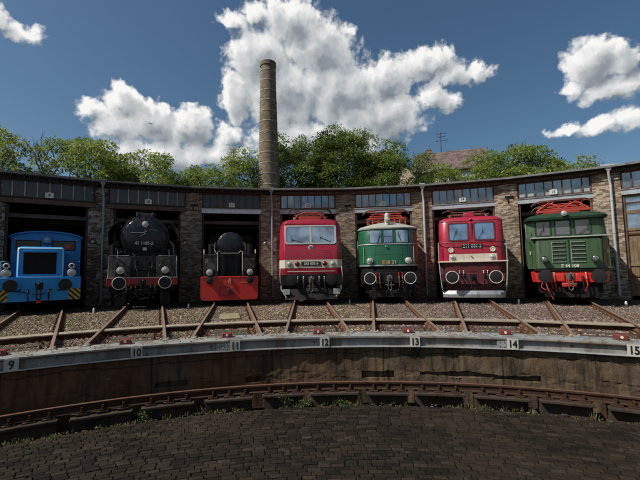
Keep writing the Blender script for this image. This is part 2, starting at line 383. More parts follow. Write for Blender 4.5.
for k, a in enumerate(aa):
    for j, z in enumerate(zz):
        Rr = RW + .05 + jit[k, j]; zj = z + ((.016*math.sin(a*57+j) + random.uniform(-.012, .012)) if -.91 < z < -.69 else 0); V.append((math.sin(a)*Rr, math.cos(a)*Rr, zj))
def in_niche(a, z):
    return any(abs(a - R_(c))*RW < w/2 and z0 <= z <= z1 for c, w, z0, z1 in NI)
for k in range(n_a):
    for j in range(nz-1):
        am = (aa[k]+aa[k+1])/2; zm = (zz[j]+zz[j+1])/2
        if in_niche(am, zm):
            n0 = len(V)
            for A in (aa[k], aa[k+1]):
                for z in (zz[j], zz[j+1]): V.append((math.sin(A)*(RW+.15), math.cos(A)*(RW+.15), z))
            F.append((n0, n0+1, n0+3, n0+2))
            q = [k*nz+j, k*nz+j+1, (k+1)*nz+j+1, (k+1)*nz+j]; p = [n0, n0+1, n0+3, n0+2]
            nbn = [in_niche(aa[k]-(aa[1]-aa[0])*.5, zm), j+2 < nz and in_niche(am, (zz[j+1]+zz[j+2])/2), in_niche(aa[k+1]+(aa[1]-aa[0])*.5, zm), j > 0 and in_niche(am, (zz[j]+zz[j-1])/2)]
            for i in range(4):
                if not nbn[i]: F.append((q[i], q[(i+1) % 4], p[(i+1) % 4], p[i]))
        else: F.append((k*nz+j, k*nz+j+1, (k+1)*nz+j+1, (k+1)*nz+j))
b = MB(); b.v = V; b.f = F; b.build('concrete_wall', M_wall, wall, loc=wl, smooth=30)

def girder_mat():
    m, nt, b = base('flaking_grey_girder_paint'); L = nt.links; v = mapping(nt); v2 = mapping(nt, (1,1,.3))
    a = noise(nt, v, .8, 5, .6); f = noise(nt, v, 5, 6, .7); h = noise(nt, v2, 2.2, 6, .7)
    c = mix(nt, ramp(nt, a, [(.35, 0), (.68, 1)]), (.19,.21,.225), (.27,.245,.205)); c = mix(nt, ramp(nt, h, [(.48, 0), (.60, .8)]), c, (.10,.075,.055)); c = mix(nt, ramp(nt, noise(nt, v, 11, 5, .7), [(.64, 0), (.70, .6)]), c, (.60,.57,.50))
    c = mix(nt, ramp(nt, f, [(.60, 0), (.66, .9)]), c, (.13,.06,.035)); c = mix(nt, ramp(nt, f, [(.28, .7), (.36, 0)]), c, (.52,.50,.46))
    L.new(c, b.inputs['Base Color']); b.inputs['Roughness'].default_value = .6; bump(nt, b, f, .3, .01); return m
M_gird = girder_mat()
b = MB(); b.arc([(11.64, -.03), (11.64, 0), (RW-.03, 0), (RW-.03, -.03), (RW+.03, -.03), (RW+.03, -.05), (RW+.03, -.205), (RW-.04, -.205), (RW-.04, -.225), (RW+.2, -.225), (RW+.2, -.03)], -PI, PI, 240)
b.build('rim_girder', M_gird, wall, loc=wl, smooth=20)
b = MB()
for k in range(150):                                  # rust seam plates on the girder
    pass
b = MB(); b.arc([(RW-.034, -.033), (RW-.034, -.045), (RW+.0, -.045), (RW+.0, -.033)], -PI, PI, 240); b.build('flange_edge', M_rust, wall, loc=wl, smooth=20)
b = MB(); b.arc([(RW-.045, -.207), (RW-.045, -.23), (RW+.04, -.23), (RW+.04, -.207)], -PI, PI, 240); b.build('lower_flange', M_zinc_l, wall, loc=wl, smooth=20)
# seat plates where each rail meets the girder, splice plates
for i in range(-1, 8):
    a = ang(i)
    for s in (-1, 1):
        q = MB(); q.box(s*.74-.10, s*.74+.10, 11.48, 11.64, .001, .012); q.box(s*.74-.09, s*.74-.05, 11.51, 11.60, .012, .04); q.box(s*.74+.05, s*.74+.09, 11.51, 11.60, .012, .04)
        q.build('rail_seat', M_gird, wall, bevel=.006, loc=wl, rz=-a)
    if i not in (2, 5, 0): continue
    q = MB(); q.box(-.9, -.55, RW-.05, RW-.03, -.20, -.05)
    for x in np.linspace(-.85, -.6, 4):
        q.cyl((x, RW-.03, -.08), (x, RW-.065, -.08), .012, n=6); q.cyl((x, RW-.03, -.17), (x, RW-.065, -.17), .012, n=6)
    q.build('splice_plate', M_gird, wall, loc=wl, rz=-a-TH*.35)
ords = ['ninth', 'tenth']
for i in range(7):
    a = ang(i); t = str(9+i); lat = (.22, .23, .17, .12, .10, .07, .10)[i]
    q = MB(); q.prism(rrect(lat, -.115, .205, .215, .012), RW-.062, RW-.05)
    p = q.build('number_plate', M_signw, wall, loc=wl, rz=-a, label='white plate with a black number %s' % t)
    c = text_mesh(t, .20, 'number', M_signk, p, (lat, RW-.0655, -.118), .002, .006, .82)
    q = MB(); q.box(-.10, .10, 11.36, 11.54, .001, .095); q.box(-.12, .12, 11.39, 11.56, .001, .03)
    lb = q.build('lock_block', M_lockred if 'M_lockred' in globals() else paint('lock_red', (.17,.018,.012), .6, dirt=.55), wall, bevel=.012, loc=wl, rz=-a, label='red locking block with a white spot')
    q = MB(); q.lathe((0, 11.362, .055), (0, -1, 0), [(0, .028), (.01, .026)], 14); q.build('spot', M_white, lb)

# ------------------------------------------------------------------ ring rail in the pit
rr = thing('turntable_ring_rail', 'rusty curved rail on low blocks at the foot of the pit wall', 'ring rail', pol(0, 10.6, Z_PIT))
rl = (OX - rr.location.x, OY - rr.location.y, -rr.location.z)
RR = 10.62; zt = -.84
rp = [(-.035, 0), (.035, 0), (.036, -.03), (.012, -.045), (.012, -.115), (.06, -.13), (.06, -.142), (-.06, -.142), (-.06, -.13), (-.012, -.115), (-.012, -.045), (-.036, -.03)]
b = MB(); b.arc([(RR+x, zt+z) for x, z in rp], -1.4, 1.4, 220); b.build('rail', paint('dark_rust', (.062,.032,.021), .8, .2, dirt=.6, dcol=(.02,.012,.009), bstr=.5), rr, loc=rl, smooth=25)
b = MB(); b.arc([(RR+x, zt+.0025+z) for x, z in [(-.03, 0), (.03, 0), (.03, -.004), (-.03, -.004)]], -1.4, 1.4, 220); b.build('rail_head', paint('rusty_rail_head', (.20,.10,.06), .5, .3, dirt=.5), rr, loc=rl)
ks = 0; a = -1.0
while a < 1.0:
    w = random.uniform(.75, 1.0)/RR; gp = random.uniform(.10, .2)/RR
    h = random.uniform(-.012, .012)
    b = MB(); b.arc([(RR-.19, zt-.225+h), (RR-.19, zt-.175+h), (RR+.28, zt-.175+h), (RR+.28, zt-.225+h)], a, a+w, 3); b.arc([(RR-.06, -1.42), (RR-.06, zt-.225+h), (RR+.2, zt-.225+h), (RR+.2, -1.42)], a+.02/RR, a+w-.02/RR, 3)
    o = b.build('support_block', [paint('block_concrete', (.055,.037,.028), .85, dirt=.7, dcol=(.02,.014,.01), bstr=.5)], rr, bevel=.012, loc=rl, smooth=0)
    nb = 3
    for j in range(nb):
        ac = a + w*(j+.5)/nb; c = MB()
        c.box(-.09, .09, RR-.12, RR+.12, zt-.172, zt-.145); c.box(-.02, .02, RR-.075, RR-.02, zt-.145, zt-.05)
        for sy in (-1, 1):
            c.box(-.035, .035, RR+sy*.08-.022, RR+sy*.08+.022, zt-.145, zt-.115); c.cyl((0, RR+sy*.095, zt-.145), (0, RR+sy*.095, zt-.075), .013, n=6)
        c.build('rail_chair', MC['dark_rust'], o, loc=(0,0,0), rz=-ac, smooth=0)
    a += w + gp

# ------------------------------------------------------------------ kerb ring behind the rim
kb = thing('kerb_ring', 'pale curved steel capped kerb crossing under all the rails', 'kerb', pol(0, 14.2, Z_IN))
kl = (OX - kb.location.x, OY - kb.location.y, -kb.location.z)
def kerb_mat():
    m, nt, b = base('worn_pale_kerb'); v = mapping(nt); a = noise(nt, v, 1.5, 6, .65); f = noise(nt, v, 20, 4, .7)
    c = mix(nt, ramp(nt, a, [(.35, 0), (.7, 1)]), (.30,.255,.19), (.18,.145,.11)); c = mix(nt, ramp(nt, f, [(.55, 0), (.75, .6)]), c, (.13,.10,.075))
    nt.links.new(c, b.inputs['Base Color']); b.inputs['Roughness'].default_value = .85; bump(nt, b, f, .4, .01); return m
M_kerb = kerb_mat()
b = MB(); b.arc([(14.05, -.035), (14.05, -.065), (14.45, -.065), (14.45, -.035)], -2.0, 2.0, 160); b.build('cap', M_kerb, kb, loc=kl, smooth=15)
b = MB(); b.arc([(14.14, -.065), (14.14, -.3), (14.43, -.3), (14.43, -.065)], -2.0, 2.0, 160); b.build('web', M_rust, kb, loc=kl, smooth=15)

# ------------------------------------------------------------------ radial tracks
def rail_profile(x0):
    return [(x0+x, z) for x, z in [(-.034, 0), (.034, 0), (.036, -.03), (.010, -.045), (.010, -.118), (.062, -.133), (.062, -.146), (-.062, -.146), (-.062, -.133), (-.010, -.118), (-.010, -.045), (-.036, -.03)]]
T0 = 11.5
names = ['blue diesel', 'black steam engine', 'small engine with the red buffer plate', 'red electric with the large double windscreen', 'rounded green electric', 'red electric with the silver plough', 'green electric with front louvres']
trk = thing('railway_track', 'x', 'track', pol(ang(0), 18, Z_OUT), -ang(0), 'tracks fanning out from the turntable')
for s in (-1, 1):
    b = MB(); b.prism(rail_profile(s*.7525), T0-18, 40-18); r = b.build('rail', M_railside, trk, loc=(0,0,-Z_OUT), smooth=25)
    b = MB(); b.prism([(s*.7525-.030, .0022), (s*.7525+.030, .0022), (s*.7525+.031, -.004), (s*.7525-.031, -.004)], T0-18, 40-18); b.build('rail_head', M_railhead, r, smooth=0)
sl = None; y = 12.15
while y < 24:
    if abs(y - 14.25) < .32: y += .3; continue
    if sl is None:
        b = MB(); b.box(-1.22, 1.22, -.125, .125, -.26, -.152); sl = b.build('sleeper', timber('tarred_sleeper', (.06,.042,.028)), trk, bevel=.015, loc=(0, y-18, -Z_OUT)); c = sl
        for s in (-1, 1):
            b = MB(); x = s*.7525; b.box(x-.17, x+.17, -.08, .08, -.152, -.1455)
            for t in (-1, 1):
                b.box(x+t*.085-.03, x+t*.085+.03, -.04, .04, -.146, -.112); b.cyl((x+t*.105, 0, -.15), (x+t*.105, 0, -.065), .016, n=6); b.cyl((x+t*.105, 0, -.112), (x+t*.105, 0, -.09), .03, n=6)
            b.build('rail_fastening', M_rust, sl, smooth=0)
    else:
        c = copy_tree(sl, trk); c.location.y = y - 18 + random.uniform(-.03, .03); c.rotation_euler.z = random.uniform(-.01, .01); c.location.z += random.uniform(-.012, .004)
        if y < 14: c.scale.x = .80
    y += .63
for i in range(-1, 8):
    t = trk if i == 0 else copy_tree(trk)
    t.location = pol(ang(i), 18, Z_OUT); t.rotation_euler.z = -ang(i)
    t['label'] = ('rusty track running from the turntable to the %s' % names[i]) if 0 <= i < 7 else ('rusty track beyond the left edge of the picture' if i < 0 else 'rusty track at the far right leading to the closed shed door')

for i, lab in enumerate(['steam engine and small engine with red plate', 'large windscreen red electric and rounded green electric', 'silver plough electric and louvred green electric', 'louvred green electric and the closed shed door', 'blue diesel and black steam engine']):
    q = (1.5, 3.5, 5.5, 6.5, .5)[i]
    b = MB(); b.lathe((0,0,-.1), (0,0,1), [(0, .045), (.28, .042), (.33, .03), (.345, .01)], 10)
    o = b.build('fouling_marker', M_white, loc=pol(ang(q), 20.9, Z_OUT)); tag(o, 'small white post between the ' + lab, 'marker post', 'white marker posts between the tracks')
b = MB(); b.box(-.34, .34, -.8, .8, -.12, .03); o = b.build('timber_plank', timber('pale_plank', (.27,.22,.13)), loc=pol(ang(2), 16.6, -.12), rz=-ang(2)+.03, bevel=.01)
tag(o, 'pale wooden board lying between the rails in front of the red buffer plate', 'plank')

# ------------------------------------------------------------------ the engine shed
shed = thing('engine_shed', 'long curved brick roundhouse with seven open stalls and glazed transoms', 'building', pol(ang(3), RF, Z_OUT))
so = (OX - shed.location.x, OY - shed.location.y, -shed.location.z)
def sh(mb, name, mat, a, bevel=0, smooth=30, label=None, parent=None, z=0):
    if parent is not None: return mb.build(name, mat, parent, bevel, smooth, label=label)
    return mb.build(name, mat, shed, bevel, smooth, loc=(so[0], so[1], so[2]+z), rz=-a, label=label)
CT = math.cos(TH/2)
LO, HI = -2, 8; M_skyrefl = paint('painted_sky_reflection', (.34,.36,.38), .5, dirt=.4); M_stallw = paint('stall_plate_white', (.66,.66,.62), .4, dirt=.25)
for k in range(LO, HI+2):
    i = k - .5; a = ang(i); m = M_brick_dark if i < 1 else (M_brick if i < 5 else M_brick_pale)
    b = MB()
    yf = RF/CT - .02
    b.box(-PIL, PIL, yf-.10, yf+.45, -.3, 5.98)
    if i > 1: b.box(-PIL-.05, PIL+.05, yf-.14, yf+.40, -.3, .55)
    p = sh(b, 'pillar', m, a, bevel=.012)
    # stringers: a projecting brick course near the top, old bracket, catch
    b = MB(); b.box(-PIL+.02, PIL-.02, yf-.14, yf-.09, 5.62, 5.70); sh(b, 'brick_course', m, a, parent=p, bevel=.01)
    if k % 2 == 0:
        b = MB(); b.box(-.05, .36, yf-.16, yf-.08, 5.22, 5.33); b.bar((.1, yf-.12, 5.22), (.1, yf-.12, 4.95), .05); sh(b, 'wall_bracket', M_black, a, parent=p, bevel=.008)
    b = MB(); b.cyl((-.33, yf-.10, 3.1), (-.33, yf-.20, 3.1), .035); b.sphere((-.33, yf-.24, 3.1), .075); sh(b, 'door_catch', M_white, a, parent=p)
    for s in (-1, 1):      # timber jamb posts
        b = MB(); b.box(s*(PIL+.06)-.06, s*(PIL+.06)+.06, yf-.02, yf+.25, -.15, 4.85); sh(b, 'jamb_post', M_timber_dk if i < 2 else M_timber_br, a, bevel=.01)
    if k in (-1, 1, 3, 5, 7):
        pm = M_zinc_l if k in (5, 7) else M_zinc
        yb = yf - .22; x0 = (.05 if k < 7 else .12)
        b = MB(); b.tube([(x0, yb-.12, 6.15), (x0, yb-.12, 5.98), (x0, yb-.10, 5.9), (x0+.03, yb, 5.6), (x0+.05, yb, 5.35), (x0+.05, yb, 3), (x0+.06, yb, .05), (x0+.06, yb-.1, -.05)], .062, 10)
        for z in (1.2, 3.0, 4.6): b.lathe((x0+.05, yb, z), (0,0,1), [(0, .075), (.05, .075)], 10); b.bar((x0+.05, yb, z+.02), (x0+.05, yf-.08, z+.02), .03)
        dp = sh(b, 'drainpipe', pm, a)
        b = MB(); b.loft([[(x0+sx*w, yb-.12+sy*d, z) for sx, sy in ((-1,-1),(1,-1),(1,1),(-1,1))] for w, d, z in ((.07,.07,6.05),(.15,.12,6.2),(.15,.12,6.36))]); sh(b, 'hopper', pm, a, parent=dp, bevel=.006)

for i in range(LO, HI+1):
    a = ang(i); wide = i < 2; hw = 1.93 if wide else 1.66; yo = RF - (.17 if wide else .0)
    timb = i < 2
    # lintel
    b = MB()
    if timb: b.box(-hw-.02, hw+.02, yo-.03, yo+.22, 4.88, 5.10)
    else:
        b.box(-hw-.03, hw+.03, yo-.06, yo-.045, 4.84, 5.10); b.box(-hw-.03, hw+.03, yo-.045, yo+.2, 4.84, 4.86); b.box(-hw-.03, hw+.03, yo-.10, yo-.045, 5.085, 5.105); b.box(-hw-.03, hw+.03, yo+.02, yo+.2, 4.86, 5.10)
    sh(b, 'lintel', M_timber_br if timb else (paint('pale_blue_lintel', (.62,.68,.74), .5, dirt=.3) if i == 2 else M_lintel), a, bevel=.008)
    # transom window
    b = MB(); b.box(-hw, hw, yo, yo+.10, 5.12, 5.20); b.box(-hw, hw, yo, yo+.10, 5.93, 6.0); b.box(-hw, -hw+.08, yo, yo+.1, 5.20, 5.93); b.box(hw-.08, hw, yo, yo+.1, 5.20, 5.93)
    tw = sh(b, 'transom_window', M_timber_dk if timb else M_timber_br, a, bevel=.008)
    b = MB(); n = 8
    for j in range(1, n):
        x = -hw + 2*hw*j/n + random.uniform(-.02, .02); b.box(x-.022, x+.022, yo-.03, yo+.07, 5.20, 5.93)
    sh(b, 'mullion', (timber('sunlit_mullion', (.42,.38,.28)) if timb else M_timber_br), a, parent=tw)  # left bays: sun catching the mullion edges is painted in as pale timber
    b = MB()
    for j in range(n):
        x0, x1 = -hw+.03+2*(hw-.03)*j/n, -hw+.03+2*(hw-.03)*(j+1)/n; t = random.uniform(-.018, .018); u = random.uniform(-.012, .012)
        b.add([(x0, yo+.05-t, 5.16), (x1, yo+.05+t, 5.16), (x1, yo+.05+t+u, 5.96), (x0, yo+.05-t+u, 5.96)], [(0,1,2,3)])
    sh(b, 'pane', M_boardblue if i < 3 else M_transom, a, parent=tw, smooth=0)
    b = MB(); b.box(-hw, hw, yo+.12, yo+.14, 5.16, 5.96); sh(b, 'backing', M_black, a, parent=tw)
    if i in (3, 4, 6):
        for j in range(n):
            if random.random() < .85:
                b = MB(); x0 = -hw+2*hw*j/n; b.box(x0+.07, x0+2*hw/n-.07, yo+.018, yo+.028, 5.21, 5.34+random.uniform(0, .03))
                sh(b, 'sky_reflection_strip', M_skyrefl, a, parent=tw)  # pale strips paint the reflected sky horizon onto the lower panes
    # number plate over each stall
    if 0 <= i < 7:
        b = MB(); b.prism([(-.17, 5.20), (.17, 5.20), (.17, 5.44), (.06, 5.46), (0, 5.50), (-.06, 5.46), (-.17, 5.44)], yo-.06, yo-.045)
        p = sh(b, 'stall_plate', M_stallw, a, bevel=0, label='white plate numbered %d over the stall' % (9+i))
        text_mesh(str(9+i), .23, 'number', M_signk, p, (0, yo-.063, 5.325), .002, .004, .85)
    # fascia board under the roof edge
    b = MB(); b.box(-2.22, 2.22, RF-.20, RF+.2, 6.0, 6.14); sh(b, 'fascia_board', M_timber_dk if i < 3 else M_timber_br, a, bevel=.01)
    b = MB()
    for x in np.arange(-2.0, 2.1, .5): b.box(x-.05, x+.05, RF-.36, RF-.2, 6.02, 6.12)
    sh(b, 'rafter_ends', M_timber_dk, a)
    if i in (-2, -1, 7, 8):                # closed timber doors
        for s in (-1, 1):
            x0, x1 = (-1.66, -.01) if s < 0 else (.01, 1.66)
            b = MB(); b.box(x0, x1, RF+.10, RF+.17, 0, 3.1)
            for x in np.arange(x0+.11, x1, .165): b.box(x-.004, x+.004, RF+.085, RF+.10, .02, 3.08)
            for z0, z1 in ((3.1, 3.22), (3.92, 4.08), (4.72, 4.84), (1.4, 1.55), (0, .2)): b.box(x0, x1, RF+.06, RF+.17, z0, z1)
            for x in (x0+.07, (x0+x1)/2, x1-.07): b.box(x-.07, x+.07, RF+.062, RF+.168, 3.2, 4.8)
            d = sh(b, 'door', timber('tan_door_boards', (.20,.13,.07)), a, bevel=.006)
            b = MB(); b.box(x0+.02, x1-.02, RF+.12, RF+.13, 3.2, 4.75); sh(b, 'door_pane', M_glass, a, parent=d)
            b = MB()
            for z in (.9, 2.9, 4.4): b.box(x0 if s < 0 else x1-.9, x0+.9 if s < 0 else x1, RF+.045, RF+.06, z, z+.07)
            sh(b, 'strap_hinge', M_rust, a, parent=d)
    # party wall piers and beams inside
    for y_, z_ in ((26.6, 4.35), (30, 4.45), (35, 4.5)): b = MB(); b.box(-2.2, 2.2, y_-.1, y_+.1, z_, z_+.2); sh(b, 'roof_beam', M_timber_gr, a)
# roof shell, end walls, back wall, floor
n = HI - LO + 1; e0, e1 = ang(LO-.5), ang(HI+.5)
b = MB(); b.arc([((RF-.42)/CT, 6.15), ((RF-.42)/CT, 6.27), (47/CT, 7.3), (47/CT, 7.15)], e0, e1, n); b.build('roof', M_felt, shed, loc=so, smooth=0)
b = MB(); b.arc([((RF-.50)/CT, 6.20), ((RF-.50)/CT, 6.30), ((RF-.485)/CT, 6.30), ((RF-.485)/CT, 6.215), ((RF-.425)/CT, 6.215), ((RF-.425)/CT, 6.20)], e0, e1, n); b.build('gutter', paint('grey_gutter', (.20,.20,.19), .6, .2, dirt=.5), shed, loc=so, smooth=0)
b = MB()
for k in range(420):                                   # moss and gravel crumbs along the roof edge
    a = random.uniform(e0, e1); fr = ((a-e0)/TH) % 1; Rf = (RF-.40+random.uniform(0, .15))/math.cos((fr-.5)*TH); s_ = random.uniform(.02, .055)
    b.sphere((math.sin(a)*Rf, math.cos(a)*Rf, 6.28), s_, (1.6, 1.2, .8), 5, 3)
o = b.build('roof_moss', ground_mat('roof_moss_mat', (.10,.09,.06), (.05,.05,.03), (.07,.075,.03)), shed, loc=so, smooth=0); o['kind'] = 'stuff'
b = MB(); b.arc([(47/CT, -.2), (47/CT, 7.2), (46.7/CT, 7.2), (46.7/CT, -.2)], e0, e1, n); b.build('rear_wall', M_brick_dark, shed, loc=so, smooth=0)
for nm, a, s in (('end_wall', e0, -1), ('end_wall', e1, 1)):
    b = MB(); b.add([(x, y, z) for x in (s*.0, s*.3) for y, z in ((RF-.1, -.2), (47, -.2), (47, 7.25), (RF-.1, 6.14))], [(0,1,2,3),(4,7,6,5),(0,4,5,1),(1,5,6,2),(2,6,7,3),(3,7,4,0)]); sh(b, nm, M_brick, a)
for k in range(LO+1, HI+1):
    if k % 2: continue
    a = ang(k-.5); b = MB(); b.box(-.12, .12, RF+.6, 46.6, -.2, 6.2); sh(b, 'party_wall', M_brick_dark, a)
b = MB(); b.arc([((RF+.1)/CT, -.148), (46.7/CT, -.148)], e0, e1, n, closed=False); b.build('shed_floor', M_dark_ground, shed, loc=so, smooth=0)
# ------------------------------------------------------------------ locomotive helpers
def lerp_levels(L, z):
    if z <= L[0][0]: return L[0][1:]
    for p, q in zip(L, L[1:]):
        if z <= q[0]:
            t = (z-p[0])/(q[0]-p[0]); return tuple(a+(b-a)*t for a, b in zip(p[1:], q[1:]))
    return L[-1][1:]
def nose_ring(z, sw, yf, r, ln, back, n=6, off=0):      # rounded plan outline: sides, corners of radius (r across, ln along), flat front
    sw += off; pts = [(-sw, back, z)]
    for k in range(n+1):
        t = PI/2*k/n; pts.append((-sw + r*(1-math.cos(t)), yf - off + ln*(1-math.sin(t)), z))
    for k in range(n, -1, -1):
        t = PI/2*k/n; pts.append((sw - r*(1-math.cos(t)), yf - off + ln*(1-math.sin(t)), z))
    pts.append((sw, back, z)); return pts
class Nose:
    # levels: (z, half width, front y, corner width, corner depth)
    def __init__(s, levels, back, n=6): s.L = levels; s.b = back; s.n = n
    def shell(s, z0=None, z1=None, off=0, cap=True):
        z0 = s.L[0][0] if z0 is None else z0; z1 = s.L[-1][0] if z1 is None else z1
        zs = [z0] + [l[0] for l in s.L if z0 < l[0] < z1] + [z1]
        m = MB(); rings = [nose_ring(z, *lerp_levels(s.L, z), s.b, s.n, off) for z in zs]
        m.loft(rings, cap=cap); return m
    def y(s, x, z):
        sw, yf, r, ln = lerp_levels(s.L, z); d = abs(x) - (sw - r)
        if d <= 0: return yf
        c = max(0, min(1, d/r)); return yf + ln*(1-math.sqrt(max(0, 1-c*c)))
def panel(pts, yfun, off, thick, cx=None, cz=None):       # outline on the nose as a thin plate following it
    m = MB(); n = len(pts); xc = sum(p[0] for p in pts)/n; zc = sum(p[1] for p in pts)/n
    vs = [(x, yfun(x, z)-off, z) for x, z in pts] + [(x, yfun(x, z)-off+thick, z) for x, z in pts] + [(xc, yfun(xc, zc)-off, zc)]
    fs = [(2*n, i, (i+1) % n) for i in range(n)] + [(i, n+i, n+(i+1) % n, (i+1) % n) for i in range(n)]
    return m.add(vs, fs)
def frame(po, pi, yfun, off, thick):
    m = MB(); n = len(po)
    vs = [(x, yfun(x, z)-off, z) for x, z in po] + [(x, yfun(x, z)-off, z) for x, z in pi] + [(x, yfun(x, z)+thick, z) for x, z in po] + [(x, yfun(x, z)+thick, z) for x, z in pi]
    fs = []
    for i in range(n):
        j = (i+1) % n; fs += [(i, j, n+j, n+i), (i, 2*n+i, 2*n+j, j), (n+i, n+j, 3*n+j, 3*n+i)]
    return m.add(vs, fs)
def curved(x0, x1, z0, z1, yfun, off, thick, nc=8):
    xs = list(np.linspace(x0, x1, nc+1)); pts = [(x, z0) for x in xs] + [(x, z1) for x in reversed(xs)]
    m = MB(); n = len(xs); vs = []
    for z in (z0, z1):
        for x in xs: vs.append((x, yfun(x, z)-off, z))
    for z in (z0, z1):
        for x in xs: vs.append((x, yfun(x, z)-off+thick, z))
    fs = []
    for i in range(n-1):
        fs += [(i, i+1, n+i+1, n+i), (2*n+i, i, i+1, 2*n+i+1), (n+i, n+i+1, 3*n+i+1, 3*n+i)]
    fs += [(0, n, 3*n, 2*n), (n-1, 2*n-1, 4*n-1, 3*n-1)]
    return m.add(vs, fs)
def loco(i, R, dx, name, label):
    a = ang(i); return thing(name, label, 'locomotive', pol(a, R, 0, dx), -a, 'locomotives lined up at the shed')
def buffers(t, y1, r, ringed, z=1.05, x=.875, y0=0, face=None):
    for s in (-1, 1):
        m = MB(); m.lathe((s*x, y1, z), (0,-1,0), [(0, .17), (.06, .17), (.08, .125), (.30*(y1-y0)/.6, .115), (.31*(y1-y0)/.6, .085), (y1-y0-.06, .08)], 18)
        b = m.build('buffer', M_dkgrey, t); m = MB()
        m.lathe((s*x, y0+.06, z), (0,-1,0), [(-.02, .1), (.0, r*.97), (.02, r), (.045, r*.985), (.058, r*.6), (.062, .01)], 28); m.build('buffer_head', face or M_buffer, b)
        if ringed: m = MB(); m.ring((s*x, y0+.018, z), (0,1,0), r-.015, .016, 30, 8); m.build('white_rim', M_white, b)
def coupling(t, y, z=1.04, mat=None):
    m = MB(); m.box(-.13, .13, y-.03, y+.02, z-.13, z+.13); m.bar((0, y, z), (0, y-.28, z+.01), .07, .10); m.tube([(0, y-.26, z), (0, y-.36, z+.03), (0, y-.42, z+.09), (0, y-.36, z+.15), (0, y-.30, z+.12)], .032)
    for s in (-1, 1): m.tube([(s*.06, y-.22, z), (s*.07, y-.2, z-.25), (s*.07, y-.16, z-.48)], .022)
    m.cyl((-.2, y-.17, z-.3), (.2, y-.17, z-.3), .026); m.tube([(-.07, y-.16, z-.48), (0, y-.15, z-.56), (.07, y-.16, z-.48)], .025)
    return m.build('coupling', mat or M_dkgrey, t)
def hoses(t, y, xs, z=.95, mat=None, tips=None):
    for x in xs:
        m = MB(); l = random.uniform(.45, .6); m.tube([(x, y+.05, z), (x, y-.10, z+.02), (x, y-.19, z-.08), (x+.02, y-.2, z-l*.6), (x+.05*(1 if x < 0 else -1), y-.12, z-l)], .028, 8); m.box(x-.035, x+.035, y-.08, y+.02, z-.05, z+.06)
        h = m.build('brake_hose', mat or M_black, t)
        if tips: m = MB(); m.tube([(x, y-.06, z+.03), (x, y-.06, z+.14)], .018); m.sphere((x, y-.06, z+.16), .03); m.build('cock', tips, h)
def lamp(t, x, z, y, r, rim=None, depth=.14, name='headlight'):
    m = MB(); m.lathe((x, y+depth, z), (0,-1,0), [(0, r*.7), (depth*.4, r*1.05), (depth, r*1.1), (depth+.012, r*1.02), (depth+.006, r*.9)], 20, cap=True); h = m.build(name, rim or M_silver, t)
    m = MB(); m.lathe((x, y-.004, z), (0,-1,0), [(0, r*.9), (.022, r*.7), (.032, r*.3), (.034, .004)], 20); m.build('lens', M_lamp, h); return h
def wheels(t, y0s, r=.6, mat=None):
    for y in y0s:
        m = MB()
        for s in (-1, 1): m.lathe((s*.68, y, r), (s,0,0), [(0, r+.03), (.02, r+.03), (.03, r), (.13, r-.005), (.135, r-.08), (.09, r-.1), (.09, .15), (.14, .12)], 28)
        m.cyl((-.7, y, r), (.7, y, r), .09); m.build('wheelset', mat or M_dkgrey, t)
def pantograph(t, y, z, w, h, mat, fore=1.0, single=False):
    m = MB()
    m.box(-w*.45, w*.45, y-.04, y+.04, z, z+.05); m.box(-w*.45, w*.45, y+fore*1.4-.04, y+fore*1.4+.04, z, z+.05); m.box(-w*.42, -w*.36, y, y+fore*1.4, z, z+.05); m.box(w*.36, w*.42, y, y+fore*1.4, z, z+.05)
    for s in (-1, 1):
        m.tube([(s*w*.38, y+.05, z+.06), (s*w*.30, y+fore*1.0, z+h*.55)], .028); m.tube([(s*w*.30, y+fore, z+h*.55), (s*w*.42, y+.3, z+h*.9)], .022)
        m.tube([(s*w*.38, y+fore*1.35, z+.06), (s*w*.30, y+.35, z+h*.6)], .028); m.tube([(s*w*.1, y+.1, z+h*.25), (-s*w*.38, y+.2, z+h*.8)], .018)
    m.cyl((-w*.4, y+fore, z+h*.55), (w*.4, y+fore, z+h*.55), .035); m.cyl((-w*.36, y+.3, z+h*.6), (w*.36, y+.3, z+h*.6), .03)
    p = m.build('pantograph', mat, t)
    m = MB()
    for yy in (y+.12, y+.42):
        m.tube([(-w*.56, yy, z+h*.55), (-w*.5, yy, z+h*.82), (-w*.42, yy, z+h*.98), (-w*.2, yy, z+h*1.02), (w*.2, yy, z+h*1.02), (w*.42, yy, z+h*.98), (w*.5, yy, z+h*.82), (w*.56, yy, z+h*.55)], .026)
    m.build('collector_bow', M_pantdk if mat is not M_pantdk else M_dkgrey, p)
    for s in (-1, 1):
        for yy in (y, y+fore*1.4):
            m = MB(); m.lathe((s*w*.39, yy, z-.28), (0,0,1), [(0, .06), (.03, .10), (.06, .06), (.09, .10), (.12, .06), (.15, .10), (.18, .06), (.21, .09), (.28, .05)], 14); m.build('insulator', M_insul, t)
    return p
def wiper(t, x, z, l, tilt, yfun, mat=None):
    m = MB(); x1, z1 = x + l*math.sin(tilt), z + l*math.cos(tilt)
    m.tube([(x, yfun(x, z)-.03, z), (x1, yfun(x1, z1)-.045, z1)], .012, 6)
    d = (math.cos(tilt+.5), -math.sin(tilt+.5)); m.tube([(x1-.0*d[0], yfun(x1, z1)-.035, z1-.16), (x1, yfun(x1, z1)-.035, z1+.16)], .010, 6); return m.build('wiper', M_black, t)
def handrail(t, path, r=.018, mat=None): m = MB(); m.tube(path, r, 8); return m.build('handrail', mat or M_silver, t)
